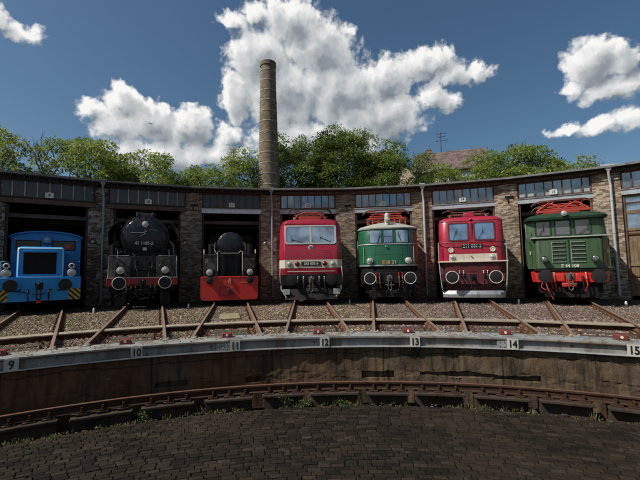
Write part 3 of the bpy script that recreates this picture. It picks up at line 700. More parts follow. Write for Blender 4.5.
def clip_strip(x0, x1, z0, z1, c, w, sgn):               # diagonal stripe clipped to a rectangle; sgn gives the slope
    poly = [(x0, z0), (x1, z0), (x1, z1), (x0, z1)]
    for k, lim in ((1, c), (-1, -(c+w))):
        out = []
        for p, q in zip(poly, poly[1:]+poly[:1]):
            fp = k*(p[0]*sgn+p[1]) - lim; fq = k*(q[0]*sgn+q[1]) - lim
            if fp >= 0: out.append(p)
            if fp*fq < 0: t_ = fp/(fp-fq); out.append((p[0]+(q[0]-p[0])*t_, p[1]+(q[1]-p[1])*t_))
        poly = out
        if len(poly) < 3: return None
    return poly

# ================================================================== stall 9 : small blue diesel
t = loco(0, 21.12, -.05, 'diesel_shunter', 'sky blue diesel shunter with black front grille and yellow black warning stripes')
b = MB(); b.box(-1.42, 1.42, .56, 1.25, .40, 1.36); b.box(-1.40, 1.40, 1.25, 8.5, .95, 1.36); b.build('buffer_beam', M_blue, t, bevel=.02)
b = MB(); b.box(-1.1, 1.1, 1.3, 8.4, .35, .94); b.build('underframe', M_black, t); wheels(t, (2.0, 5.0), .5)
nz = Nose([(1.36, .80, .92, .07, .07), (2.50, .80, .92, .07, .07), (2.58, .77, .95, .07, .07), (2.62, .70, 1.02, .07, .07)], 5.1, 4)
nz.shell().build('hood', M_blue, t, bevel=.012)
b = frame(rrect(0, 1.975, 1.56, 1.22, .06), rrect(0, 1.975, 1.47, 1.13, .05), nz.y, .018, .02); b.build('hood_edge_trim', M_blue_l, t)
b = frame(rrect(-.02, 1.93, 1.22, 1.02, .05), rrect(-.02, 1.93, 1.10, .90, .03), nz.y, .035, .01); b.build('grille_frame', M_blue, t, bevel=.006)
b = MB(); b.box(-.575, .535, .90, .915, 1.475, 2.385)
for z in np.arange(1.50, 2.38, .045): b.add([(-.57, .885, z), (.53, .885, z), (.53, .91, z+.03), (-.57, .91, z+.03)], [(0,1,2,3)])
for x in np.linspace(-.57, .53, 7): b.box(x-.006, x+.006, .875, .885, 1.48, 2.38)
b.build('grille', M_black, t)
# cab
b = MB(); pr = [(-1.45, 1.36), (1.45, 1.36), (1.45, 3.28)] + [(1.45*math.cos(u), 3.28+.33*math.sin(u)) for u in np.linspace(.08, PI-.08, 16)] + [(-1.45, 3.28)]
b.prism(pr, 5.0, 7.6); cab = b.build('cab', M_blue, t, bevel=.02)
b = MB(); b.prism([(1.53*math.cos(u), 3.30+.36*math.sin(u)) for u in np.linspace(0, PI, 20)] + [(1.49*math.cos(u), 3.26+.33*math.sin(u)) for u in np.linspace(PI, 0, 20)], 4.85, 7.8); b.build('roof', M_blue, cab)
for x0, x1 in ((-1.22, -.28), (.24, 1.16)):
    b = MB(); b.prism(rrect((x0+x1)/2, 2.94, x1-x0+.08, .50, .05), 4.975, 4.99); w = b.build('window', M_black, cab)
    b = MB(); b.prism(rrect((x0+x1)/2, 2.94, x1-x0, .42, .04), 4.965, 4.974); b.build('pane', plain('cab_glass_warm', (.02,.016,.014), .2), w)
b = MB(); b.box(.75, .98, 4.94, 4.96, 2.80, 3.0); b.build('red_panel', M_sig, cab)
b = MB(); b.box(-.2, .2, 4.75, 5.0, 3.02, 3.38); b.build('lamp_box', M_blue, cab, bevel=.03); lamp(cab, 0, 3.19, 4.70, .11, M_white)
for s in (-1, 1):
    lamp(cab, s*1.28, 3.2, 4.93, .045, M_white, .06, 'marker_light')
    b = MB(); b.tube([(s*1.08, .8, 1.36), (s*1.08, .8, 1.5)], .03); b.build('lamp_post', M_blue, t); lamp(t, s*1.08, 1.53, .62, .145, M_white, .2)
    b = MB(); b.ring((s*1.08, .64, 1.82), (0,1,0), .085, .03, 22, 8); rl_ = b.build('ring_lamp', M_white, t); b = MB(); b.lathe((s*1.08, .72, 1.82), (0,-1,0), [(0, .05), (.07, .07), (.075, .01)], 14); b.build('dark_glass', M_black, rl_)
    x0, x1 = (1.0, 1.415) if s > 0 else (-1.415, -1.0)
    b = MB(); b.box(x0, x1, .552, .559, .42, .88); st = b.build('warning_panel', M_yellow, t)
    b = MB(); 
    for c in np.arange(-2.2, 3, .21):
        p = clip_strip(x0+.002, x1-.002, .425, .875, c, .105, s)
        if p: b.prism(p, .546, .551)
    b.build('black_stripes', M_signk, st, smooth=0)
    handrail(t, [(s*1.36, 1.4, 1.4), (s*1.36, 1.4, 2.0), (s*1.36, 2.2, 2.05), (s*1.36, 5.0, 2.05)], .02, M_white if s < 0 else M_blue)
    b = MB(); b.box(s*1.25-.2, s*1.25+.2, 1.3, 1.75, .3, .34); b.box(s*1.42-.02, s*1.42+.02, 1.35, 1.7, .3, .95); b.build('step', M_black, t)
buffers(t, .56, .235, False); coupling(t, .56, 1.0)
b = MB(); b.box(-.09, .09, .48, .56, .32, .46); b.build('red_hook', M_sig, t, bevel=.01)
hoses(t, .56, (.32, -.36), .82); b = MB(); b.tube([(.45, .5, .85), (.30, .48, .86), (.31, .47, .5)], .02); b.tube([(-.6, .52, .9), (-.62, .5, .78), (-.3, .5, .74)], .018); b.build('air_pipe', M_black, t)
b = MB(); b.box(.62, .82, .52, .56, .80, .84); b.box(-.84, -.64, .52, .56, .8, .84); b.build('foot_plate', M_black, t)
for x in (-1.25, -.6, .6, 1.25):
    b = MB()
    for z in (1.22, 1.3): b.lathe((x, .56, z), (0,-1,0), [(0, .015), (.012, .012)], 6)
    b.build('bolts', M_dkgrey, t)

# ================================================================== stall 10 : large black steam engine
t = loco(1, 20.32, -.03, 'steam_locomotive', 'big black steam locomotive with round smokebox door and white rimmed buffers')
b = MB(); b.box(-1.40, 1.40, .58, .68, .92, 1.25); bb = b.build('buffer_beam', paint('beam_red', (.30,.02,.02), .5, dirt=.5), t, bevel=.01)
b = MB(); b.box(-1.40, 1.40, .56, .72, 1.25, 1.275); b.build('beam_edge', M_white, bb)
b = MB(); b.box(-.58, .58, .7, 9, .55, 1.25); b.build('frame', M_black, t); wheels(t, (1.9, 3.6, 5.6, 7.6), .5)
for s in (-1, 1):
    b = MB(); b.lathe((s*1.12, 1.55, .95), (0,1,0), [(0, .2), (.02, .36), (.05, .38), (1.1, .38), (1.12, .3)], 20); b.lathe((s*1.12, 1.35, .95), (0,1,0), [(0, .06), (.2, .08)], 12); b.build('cylinder', M_black, t)
    # side apron plates, leaning back
    x0, x1 = (.52, 1.37) if s > 0 else (-1.37, -.52)
    b = MB(); b.add([(x0, .72, 1.28), (x1, .72, 1.28), (x1, 1.0, 2.22), (x0, 1.0, 2.22), (x0, .76, 1.28), (x1, .76, 1.28), (x1, 1.04, 2.22), (x0, 1.04, 2.22)], [(0,1,2,3),(4,7,6,5),(0,4,5,1),(1,5,6,2),(2,6,7,3),(3,7,4,0)])
    b.build('apron_plate', M_apron, t, bevel=.006)
    b = MB(); b.tube([(s*1.37, .73, 1.29), (s*1.37, 1.0, 2.22), (s*.6, 1.0, 2.24)], .012, 6); b.build('apron_edge', M_silver, t)
    lamp(t, s*.88, 1.58, .52, .135, M_white, .2); b = MB(); b.box(s*.88-.04, s*.88+.04, .58, .66, 1.27, 1.48); b.build('lamp_bracket', M_black, t)
    # smoke deflector: curved plate beside the smokebox
    pts = []
    for k in range(9):
        u = k/8; pts.append((s*(1.52 - .42*max(0, u-.45)**1.6*2.2), 2.80+1.08*u))
    b = MB(); n = len(pts); yy = [(1.75+.16*abs(k-4)**1.3*.35, 3.9-.1*abs(k-4)) for k in range(n)]
    vs = [(p[0], yy[k][0], p[1]) for k, p in enumerate(pts)] + [(p[0], yy[k][1], p[1]) for k, p in enumerate(pts)]
    vs += [(x - s*.015, y_, z) for x, y_, z in vs]
    fs = []
    for k in range(n-1): fs += [(k, k+1, n+k+1, n+k), (2*n+k, 3*n+k, 3*n+k+1, 2*n+k+1), (k, 2*n+k, 2*n+k+1, k+1), (n+k, n+k+1, 3*n+k+1, 3*n+k)]
    fs += [(0, n, 3*n, 2*n), (n-1, 3*n-1, 4*n-1, 2*n-1)]
    b.add(vs, fs); d = b.build('smoke_deflector', M_black, t)
    b = MB(); b.bar((s*1.0, 2.6, 3.35), (s*1.5, 2.6, 3.35), .03); b.bar((s*1.0, 3.3, 3.3), (s*1.5, 3.3, 3.3), .03); b.build('deflector_stay', M_black, d)
    b = MB(); b.box(min(s*.95, s*1.5), max(s*.95, s*1.5), 1.6, 9, 2.22, 2.26); b.build('running_board', M_black, t)
    b = MB(); b.tube([(s*1.25, 1.05, 2.25), (s*1.25, 1.1, 2.7), (s*1.05, 2.0, 3.0)], .02); b.tube([(s*.98, 2.1, 2.4), (s*1.2, 2.1, 2.55), (s*1.35, 2.3, 2.7)], .03); b.build('side_pipe', M_dkgrey, t)
    b = MB(); b.box(s*1.05-.18, s*1.05+.18, 1.9, 2.6, 2.26, 2.62); b.cyl((s*1.15, 1.9, 2.75), (s*1.15, 2.5, 2.75), .11); b.build('pump', M_black, t, bevel=.02)
b = MB(); b.box(-.52, .52, .98, 1.02, 1.58, 2.14); b.box(-.52, .52, 1.1, 1.6, 1.3, 2.2); ap = b.build('centre_plate', M_apron, t, bevel=.01)
for x in (-.28, .28): b = MB(); b.box(x-.09, x+.09, .955, .98, 1.80, 2.02); b.build('plate_catch', M_black, ap, bevel=.01)
b = MB(); b.box(-.5, .5, .80, .84, 1.30, 1.54); b.box(-.52, -.48, .76, 1.1, 1.28, 1.56); b.box(.48, .52, .76, 1.1, 1.28, 1.56); b.build('frame_recess', M_black, t)
# smokebox and boiler
b = MB(); b.lathe((0, 1.95, 3.13), (0,1,0), [(0, .98), (.012, 1.035), (.05, 1.05), (2.2, 1.05), (2.22, 1.02), (10, 1.02)], 56); b.build('boiler', M_boiler, t)
b = MB(); b.lathe((0, 1.95, 3.13), (0,-1,0), [(0, .94), (.03, .925), (.05, .89), (.10, .70), (.135, .45), (.15, .2), (.152, .01)], 56); dr = b.build('smokebox_door', M_boiler, t)
b = MB(); b.ring((0, 1.94, 3.13), (0,1,0), .93, .022, 56, 8)
for k in range(22):
    u = 2*PI*(k+.5)/22; b.cyl((.93*math.cos(u), 1.95, 3.13+.93*math.sin(u)), (.93*math.cos(u), 1.88, 3.13+.93*math.sin(u)), .026, n=8)
b.build('door_clamps', M_dkgrey, dr)
b = MB(); b.cyl((0, 1.80, 3.28), (0, 1.68, 3.28), .04); b.bar((-.02, 1.70, 3.28), (.06, 1.70, 3.60), .035); b.bar((.0, 1.72, 3.28), (-.22, 1.72, 3.16), .03); b.tube([(-.6, 1.84, 3.34), (-.1, 1.77, 3.34), (.3, 1.79, 3.50), (.6, 1.86, 3.42)], .011); b.build('door_handle', M_zinc, dr)
b = MB(); b.box(.70, .98, 1.84, 1.92, 3.4, 3.45); b.box(.70, .98, 1.84, 1.92, 2.8, 2.85); b.cyl((.98, 1.9, 2.7), (.98, 1.9, 3.55), .025); b.build('door_hinge', M_dkgrey, dr)
lamp(dr, 0, 3.73, 1.72, .125, M_white, .18)
text_mesh('41 1185-2', .20, 'engine_number', M_ltr, dr, (-.03, 1.775, 2.84), .006, .004, .95)
b = MB(); b.prism(rrect(0, 2.58, .16, .14, .02), 1.815, 1.83); b.build('small_badge', M_white, dr)
b = MB(); b.lathe((0, 2.75, 4.05), (0,0,1), [(0, .42), (.12, .34), (.3, .31), (.40, .33), (.43, .36), (.44, .30)], 28); b.build('chimney', M_black, t)
b = MB(); b.box(-.38, .38, 2.2, 2.5, 4.02, 4.20); b.cyl((-.42, 2.35, 4.18), (.42, 2.35, 4.18), .15); b.build('preheater', M_black, t)
b = MB(); b.box(-1.45, 1.45, 10.5, 12.5, 2.0, 4.2); b.build('cab', M_black, t, bevel=.03)
b = MB(); b.box(-.9, .9, 1.4, 3.2, 1.9, 2.4); b.build('smokebox_saddle', M_black, t)
buffers(t, .6, .265, True); coupling(t, .60); hoses(t, .60, (-.45, -.28, .30, .48), .92)
for s in (-1, 1):
    b = MB(); b.tube([(s*.62, .68, 1.32), (s*.62, .66, 1.75), (s*.8, .80, 2.0), (s*1.05, .95, 2.15), (s*1.05, 1.3, 2.5)], .028); b.tube([(s*.2, .74, 1.3), (s*.24, .78, 1.55), (s*.34, .9, 1.75), (s*.34, .96, 2.2), (s*.5, 1.5, 2.35)], .022); b.build('steam_pipe', M_dkgrey, t)
    b = MB(); b.tube([(s*.99, 2.05, 3.6), (s*1.1, 2.2, 3.7), (s*1.12, 4.5, 3.7)], .03); b.tube([(s*1.06, 2.0, 2.75), (s*1.18, 2.0, 2.6), (s*1.22, 2.0, 2.28)], .045); b.tube([(s*.7, 1.9, 2.3), (s*.95, 1.85, 2.45), (s*1.1, 1.9, 2.35)], .035); b.cyl((s*1.3, 1.7, 2.28), (s*1.3, 1.7, 2.75), .09); b.cyl((s*.78, 1.75, 2.24), (s*.78, 1.75, 2.5), .07); b.build('pipework', M_black, t)
    b = MB(); b.lathe((s*.32, 2.0, 4.12), (0,0,1), [(0, .08), (.14, .08), (.2, .03)], 12); b.build('valve_dome', M_dkgrey, t)
    b = MB(); b.box(s*.92-.16, s*.92+.16, .72, .80, 1.9, 1.93); b.box(s*.92-.16, s*.92+.16, .68, .78, 1.42, 1.45); b.tube([(s*1.22, .70, 1.35), (s*1.22, .92, 2.15)], .014); b.build('apron_step', M_dkgrey, t)
    b = MB(); b.tube([(s*.3, .55, .95), (s*.55, .5, .75), (s*.9, .6, .6), (s*1.1, .8, .45)], .025); b.tube([(s*.12, .55, .85), (s*.3, .5, .5), (s*.5, .6, .3)], .022); b.box(s*.75-.05, s*.75+.05, .62, .95, .3, .9); b.build('brake_gear', M_dkgrey, t)
b = MB(); b.tube([(-.1, .5, .9), (-.3, .4, .6), (-.1, .35, .35), (.25, .4, .4)], .03); b.box(-1.1, -.7, .75, .8, .1, .6); b.box(.7, 1.1, .75, .8, .1, .6); b.build('rail_guard', M_black, t)
b = MB()
for x in (-1.2, -.55, .55, 1.2):
    b.box(x-.05, x+.05, .55, .58, .94, 1.22)
b.build('beam_strap', M_sig, bb)

# ================================================================== stall 11 : small engine with red buffer plate
t = loco(2, 20.85, -.045, 'shunting_engine', 'small dark engine with a tall red plate reaching down to the rails')
def shield(w, z0, z1, r):
    p = [(-w, z1-.03), (-w, z0+r)] + [(-w+r-r*math.cos(u), z0+r-r*math.sin(u)) for u in np.linspace(0, PI/2, 6)[1:]] + [(w-r+r*math.sin(u), z0+r-r*math.cos(u)) for u in np.linspace(0, PI/2, 6)] + [(w, z1-.03), (w-.03, z1), (-w+.03, z1)]
    return p
b = MB(); b.prism(shield(1.29, .16, 1.25, .17), 0, .07); sh_ = b.build('buffer_plate', M_sig, t, bevel=.008)
b = MB()
for (x0, x1, z0, z1) in ((-.46, -.05, .76, .785), (-.46, -.05, .36, .385), (-.46, -.435, .36, .785)): b.box(x0, x1, -.02, 0, z0, z1)
b.build('hatch_frame', M_red_dk, sh_)
b = MB()
for x in (-1.2, -.4, .4, 1.2):
    for z in (.3, 1.15): b.lathe((x, 0, z), (0,-1,0), [(0, .022), (.014, .018)], 8)
b.box(-1.25, 1.25, -.012, 0, 1.19, 1.22); b.build('rivets', M_sig, sh_)
b = MB(); b.box(-.14, .06, -.16, 0, .44, .70); b.box(-.08, .0, -.26, -.1, .50, .64); b.tube([(.0, -.12, .62), (.14, -.16, .58), (.10, -.15, .42)], .022); b.build('coupler_pocket', M_red_dk, sh_, bevel=.015)
b = MB(); b.box(.5, .82, -.008, 0, .93, .95); b.build('maker_strip', M_yellow, sh_)
b = MB(); b.box(-.05, .05, -.06, 0, 1.0, 1.15); b.ring((0, -.05, .98), (0,1,0), .05, .015, 14, 6); b.build('tow_eye', M_gold, sh_)
for s in (-1, 1):
    b = MB(); b.lathe((s*.9, 0, 1.07), (0,-1,0), [(0, .11), (.12, .12), (.14, .15), (.20, .16), (.215, .12)], 20); b.build('buffer', M_dkgrey, t)
    b = MB(); b.box(s*.9-.09, s*.9+.09, -.12, .06, 1.20, 1.30); b.tube([(s*.9, -.03, .93), (s*.88, -.08, .8)], .03); b.build('lamp_bracket', M_black, t, bevel=.01)
    lamp(t, s*.9, 1.44, -.12, .125, M_white, .16)
    x0, x1 = (.5, 1.27) if s > 0 else (-1.27, -.5)
    b = MB(); b.box(x0, x1, 1.1, 6, .9, 2.32); tk = b.build('side_tank', M_apron if s < 0 else M_black, t, bevel=.02)
    b = MB(); b.box(x0+.1, x1-.1, 1.07, 1.1, 1.5, 2.1); b.build('tank_door', paint('brown_grey_plate', (.10,.085,.065), .6, dirt=.5), tk, bevel=.01)
    b = MB(); b.tube([(s*.58, .85, 1.3), (s*.58, .83, 2.42), (s*.50, .85, 2.46), (s*.42, .9, 2.38)], .016); b.build('handrail', M_white, t)
    b = MB(); b.tube([(s*.75, 1.4, 2.32), (s*.75, 1.4, 2.7), (s*.9, 1.5, 2.85)], .03); b.cyl((s*.95, 1.7, 2.3), (s*.95, 1.7, 2.85), .12); b.build('valve', M_dkgrey, t)
    b = MB(); b.cyl((s*1.22, 1.0, 2.35), (s*1.22, 1.0, 2.55), .03); b.build('marker_post', M_white, t)
for s in (-1, 1):
    b = MB(); b.tube([(s*.62, 1.0, 2.3), (s*.75, 1.2, 2.55), (s*.72, 1.5, 2.9)], .035); b.tube([(s*1.15, 1.02, 1.3), (s*1.12, 1.0, 1.9), (s*.9, 1.02, 2.25), (s*.6, 1.0, 2.3)], .028); b.tube([(s*.55, .98, 1.3), (s*.7, .9, 1.5), (s*1.05, .9, 1.55), (s*1.2, 1.0, 1.8)], .022); b.ring((s*.9, 1.0, 2.05), (0,1,0), .12, .014, 18, 6); b.box(s*.62-.05, s*.62+.05, .5, .9, 1.22, 1.5); b.build('pipework', M_dkgrey, t)
b = MB(); b.box(-1.25, 1.25, .07, 1.1, 1.14, 1.22); b.box(-1.2, 1.2, .3, 6, .55, 1.1); b.build('frame', M_black, t); wheels(t, (1.6, 3.4, 5.0), .5)
b = MB(); b.box(-.46, .46, .95, 1.9, 1.22, 2.36); b.build('radiator_box', M_black, t, bevel=.02)
b = MB()
for x in np.arange(-.30, .31, .055): b.box(x-.01, x+.01, .91, .95, 1.30, 2.26)
for x0, x1, z0, z1 in ((-.36, .36, 2.26, 2.34), (-.36, -.32, 1.3, 2.26), (.32, .36, 1.3, 2.26)): b.box(x0, x1, .92, .95, z0, z1)
b.build('radiator', M_dkgrey, t)
b = MB(); b.box(-.42, .42, .88, .92, 2.35, 2.375); b.build('top_rail', M_silver, t)
b = MB(); b.lathe((0, 1.6, 2.80), (0,1,0), [(0, .01), (-.0, .3), (.03, .55), (.06, .60), (.10, .66), (.14, .68), (4.4, .68)], 40); b.build('boiler', M_boiler, t)
b = MB(); b.ring((0, 1.68, 2.8), (0,1,0), .61, .02, 40, 6)
for k in range(14):
    u = 2*PI*k/14; b.cyl((.64*math.cos(u), 1.72, 2.8+.64*math.sin(u)), (.64*math.cos(u), 1.62, 2.8+.64*math.sin(u)), .022, n=6)
b.cyl((0, 1.62, 2.8), (0, 1.5, 2.8), .04); b.bar((-.14, 1.52, 2.8), (.14, 1.52, 2.84), .03); b.build('door_ring', M_dkgrey, t)
b = MB(); b.box(-1.3, 1.3, 6, 8, .9, 3.7); b.build('cab', M_black, t, bevel=.03)

# ================================================================== stall 12 : wine red electric
t = loco(3, 19.72, .04, 'electric_locomotive', 'wine red electric locomotive with large double windscreen and white band')
nz = Nose([(1.12, 1.46, .74, .26, .26), (1.5, 1.47, .68, .26, .26), (2.36, 1.47, .68, .26, .28), (2.45, 1.47, .72, .26, .3), (3.60, 1.44, 1.0, .22, .30), (3.80, 1.32, 1.06, .20, .28), (3.88, 1.20, 1.16, .20, .3), (3.95, .95, 1.5, .2, .4)], 13, 1)
bd = nz.shell().build('body', M_red, t, bevel=.012)
b = nz.shell(1.57, 1.95, .006, cap=False); b.build('white_band', M_cream, bd)
b = nz.shell(1.30, 1.57, .002, cap=False)
fr = frame(rrect(.0, 3.135, 2.42, .92, .14), rrect(.0, 3.135, 2.28, .78, .10), nz.y, .03, .02); fr.build('windscreen_frame', M_silver, t, bevel=.006)
b = MB(); b.box(-.045, .045, 0, 0, 0, 0); dv = curved(-.045, .045, 2.75, 3.52, nz.y, .03, .04, 1); dv.build('windscreen_divider', M_silver, t)
for s in (-1, 1): p = panel(rrect(s*.595, 3.135, 1.10, .80, .09), nz.y, .010, .02); p.build('windscreen', M_glass, t, smooth=0)
wiper(t, .95, 2.78, .55, -1.15, nz.y); wiper(t, -.35, 2.76, .55, -1.3, nz.y)
b = MB(); b.lathe((0, nz.y(0, 2.52)-.001, 2.52), (0,-1,0), [(0, .115), (.02, .115), (.025, .10)], 24); em = b.build('emblem', M_white, t)
b = MB(); b.ring((0, nz.y(0, 2.52)-.024, 2.52), (0,1,0), .075, .010, 20, 6); b.box(-.012, .012, nz.y(0, 2.52)-.034, nz.y(0, 2.52)-.024, 2.46, 2.58); b.box(-.05, .05, nz.y(0, 2.52)-.034, nz.y(0, 2.52)-.024, 2.51, 2.53); b.build('emblem_wheel', M_signk, em)
for s in (-1, 1):
    lamp(t, s*1.0, 1.765, .655, .105, M_silver, .1); h = lamp(t, s*.635, 1.765, .655, .105, M_red, .1, 'tail_light'); 
    h.children[0].data = h.children[0].data.copy(); h.children[0].data.materials[0] = paint('tail_red_glass', (.12,.01,.012), .15, dirt=.2) 
b = MB(); b.prism(rrect(0, 1.765, .90, .20, .02), .655, .675); p = b.build('number_plate', M_signk, t)
text_mesh('243 005-6', .165, 'engine_number', M_ltr, p, (0, .652, 1.765), .004, .003, 1.0)
b = MB(); b.box(-1.10, 1.10, .635, .655, 1.40, 1.43)
for x in np.linspace(-1.0, 1.0, 5): b.box(x-.01, x+.01, .65, .70, 1.395, 1.435)
b.build('handrail', M_cream, t)
b = MB(); b.box(-1.40, 1.40, .62, .76, .78, 1.28); b.box(-1.1, 1.1, .8, 3, .4, 1.1); b.build('buffer_beam', M_black, t, bevel=.015)
b = MB(); b.add([(-1.2, .45, .14), (0, .30, .12), (1.2, .45, .14), (1.25, .72, .62), (0, .62, .66), (-1.25, .72, .62), (-1.2, .49, .14), (0, .34, .12), (1.2, .49, .14), (1.25, .76, .62), (0, .66, .66), (-1.25, .76, .62)], [(0,1,4,5),(1,2,3,4),(6,11,10,7),(7,10,9,8),(0,6,7,1),(1,7,8,2),(2,8,9,3),(3,9,10,4),(4,10,11,5),(5,11,6,0)]); b.build('plough', M_black, t, bevel=.008)
for s in (-1, 1):
    b = MB(); b.bar((s*1.36, .68, 1.12), (s*1.38, .66, .62), .05, .05); b.bar((s*1.38, .66, .62), (s*1.12, .50, .24), .05, .05); b.box(s*1.16-.16, s*1.16+.16, .42, .66, .48, .51); b.box(s*1.14-.15, s*1.14+.15, .42, .44, .38, .62); b.build('step', M_silver, t)
    b = MB(); b.tube([(s*1.42, .72, 1.62), (s*1.44, .62, 1.3), (s*1.42, .7, .9)], .018); b.build('grab_rail', M_silver, t)
buffers(t, .64, .25, False); coupling(t, .62, mat=paint('grey_coupler', (.14,.13,.12), .5, .3, dirt=.5)); hoses(t, .62, (-.62, -.36, .36, .60), 1.0, M_dkgrey, M_cream); wheels(t, (2.0, 4.8), .6)
pantograph(t, 2.2, 4.12, 2.0, .50, M_pantdk)
b = MB(); b.box(-.55, .55, 1.7, 2.6, 3.95, 4.12); b.tube([(-.75, 1.9, 4.0), (-.6, 1.9, 4.25), (-.2, 1.9, 4.34), (.2, 1.9, 4.34), (.6, 1.9, 4.25), (.75, 1.9, 4.0)], .03); b.build('roof_gear', M_pantred, t, bevel=.02)

# ================================================================== stall 13 : rounded green electric
t = loco(4, 19.78, .03, 'rounded_electric_locomotive', 'rounded green electric locomotive with light grey domed roof and gold number')
nz = Nose([(1.60, 1.40, .62, 1.05, .85), (2.6, 1.42, .66, 1.05, .85), (3.20, 1.40, .78, 1.05, .85), (3.36, 1.38, .84, 1.05, .85)], 14, 12)
bd = nz.shell().build('body', M_green, t)
rf = Nose([(3.34, 1.43, .78, 1.10, .88), (3.40, 1.44, .77, 1.10, .88), (3.50, 1.32, .95, 1.08, .9), (3.62, 1.05, 1.25, 1.02, 1.1), (3.72, .7, 1.6, .69, .9), (3.78, .35, 2.0, .34, .5)], 14, 12)
rf.shell().build('roof', M_roofgrey, t)
b = nz.shell(1.60, 1.65, .02, cap=False); b.build('belt_trim', M_silver, bd); b = nz.shell(1.30, 1.595, -.05); b.build('skirt', M_black, t)
b = nz.shell(2.60, 2.63, .022, cap=False); b.build('window_rail', M_silver, bd)
for x0, x1 in ((-.84, -.32), (-.20, .20), (.36, .90)):
    c = curved(x0-.05, x1+.05, 2.62, 3.30, nz.y, .014, .02); w = c.build('window', M_green_dk, t)
    c = curved(x0, x1, 2.68, 3.26, nz.y, .022, .008); c.build('pane', M_glass, w)
    if x0 > -.3 and x0 < 0:
        c = MB(); c.box(x0-.01, x1+.01, nz.y(0, 3)-.03, nz.y(0, 3)-.022, 2.95, 2.97); c.build('glazing_bar', M_green_dk, w)
wiper(t, -.5, 2.66, .4, .3, nz.y); wiper(t, .6, 2.66, .4, -.3, nz.y)
for s in (-1, 1):
    lamp(t, s*.87, 1.84, nz.y(.87, 1.84)-.16, .13, M_white, .24)
    handrail(t, [(s*1.15, nz.y(1.15, 2.2)-.05, 1.75), (s*1.15, nz.y(1.15, 2.2)-.06, 2.5)], .016, M_silver)
    handrail(t, [(s*1.45, 2.3, 1.7), (s*1.47, 2.3, 2.9)], .02, M_silver)
b = MB(); b.tube([(-.05, nz.y(0, 2.5)-.02, 2.45), (-.05, nz.y(0, 2.5)-.06, 2.52)], .02); b.sphere((-.12, nz.y(0,2.5)-.05, 2.5), .04); b.build('flag_holder', M_silver, t)
text_mesh('E18 31', .24, 'engine_number', M_gold, t, (.02, nz.y(0, 1.72)-.04, 1.76), .012, .010, 1.0)
b = MB(); b.lathe((0, 1.15, 3.55), (0,0,1), [(0, .15), (.05, .13), (.42, .13), (.50, .12), (.57, .08), (.58, .02)], 20); b.lathe((0, 1.08, 3.78), (0,-1,0), [(0, .10), (.08, .12), (.10, .09)], 20); b.build('roof_lamp', paint('roof_lamp_grey', (.45,.46,.42), .5, dirt=.5), t)
b = MB(); b.box(-1.30, 1.30, .60, .75, .80, 1.32); b.box(-1.1, 1.1, .8, 4, .35, 1.3); b.build('buffer_beam', M_black, t, bevel=.015)
buffers(t, .62, .265, True); coupling(t, .60, mat=paint('grey_coupler', (.14,.13,.12), .5, .3, dirt=.5)); hoses(t, .60, (-.6, -.45, .42, .58), 1.1, M_pantdk, M_sig); wheels(t, (2.2, 4.4), .6)
b = MB(); b.box(-.95, .95, .62, .66, .18, .5); b.box(-.8, -.6, .6, .62, .1, .8); b.box(.6, .8, .6, .62, .1, .8); b.build('rail_guard', M_black, t, bevel=.01)
pantograph(t, 2.3, 4.02, 2.1, .46, M_pantred); 
b = MB()
for s in (-1, 1):
    for x in np.arange(.40, 1.0, .27): b.lathe((s*x, 2.15, 3.68), (0,0,1), [(0, .03), (.05, .055), (.09, .03), (.13, .055), (.17, .03), (.21, .05), (.25, .02)], 10)
    b.tube([(s*.2, 2.15, 3.98), (s*1.05, 2.15, 3.98)], .02)
b.build('roof_insulators', M_pantred, t)

# ================================================================== stall 14 : red electric with plough
t = loco(5, 20.0, .04, 'freight_electric_locomotive', 'red electric locomotive with two separate windows and silver snow plough')
nz = Nose([(1.15, 1.36, .64, .38, .34), (1.9, 1.38, .60, .38, .34), (2.55, 1.38, .62, .38, .34), (3.50, 1.36, .72, .40, .36), (3.66, 1.32, .80, .44, .40), (3.76, 1.18, .95, .5, .5), (3.82, .9, 1.3, .5, .5)], 13, 7)
bd = nz.shell().build('body', M_redb, t, bevel=0)
c = curved(-.96, 1.02, 1.76, 2.07, nz.y, .008, .01, 10); c.build('cream_band', M_cream, bd)
b = nz.shell(1.16, 1.70, .004, cap=False); b.build('lower_panel', M_red_dk, bd)
b = MB(); b.add([(x, y, z) for z in (1.70, 1.755) for x, y in ((-1.45, 1.2), (-1.45, .50), (1.45, .50), (1.45, 1.2))], [(0,3,2,1),(4,5,6,7),(0,1,5,4),(1,2,6,5),(2,3,7,6),(3,0,4,7)]); b.build('walkway', M_cream, t, bevel=.01)
for x0, x1 in ((-.90, -.14), (.18, .94)):
    xc, w_ = (x0+x1)/2, x1-x0; p = frame(rrect(xc, 3.075, w_+.12, .84, .07), rrect(xc, 3.075, w_, .72, .05), nz.y, .022, .02); fr = p.build('window_frame', M_red_dk, t)
    p = panel(rrect(xc, 3.075, w_+.02, .74, .05), nz.y, .006, .02); p.build('windscreen', M_glass, t, smooth=0)
wiper(t, -.75, 2.74, .42, .35, nz.y); wiper(t, .3, 2.74, .42, .5, nz.y)
b = MB(); b.tube([(-1.4, 1.6, 2.58), (-1.36, .62, 2.58), (-1.2, .50, 2.58), (1.2, .50, 2.58), (1.36, .62, 2.58), (1.4, 1.6, 2.58)], .02)
for x in (-.8, .0, .8): b.tube([(x, .50, 2.58), (x, .66, 2.56)], .012)
b.build('handrail', M_red_dk, t)
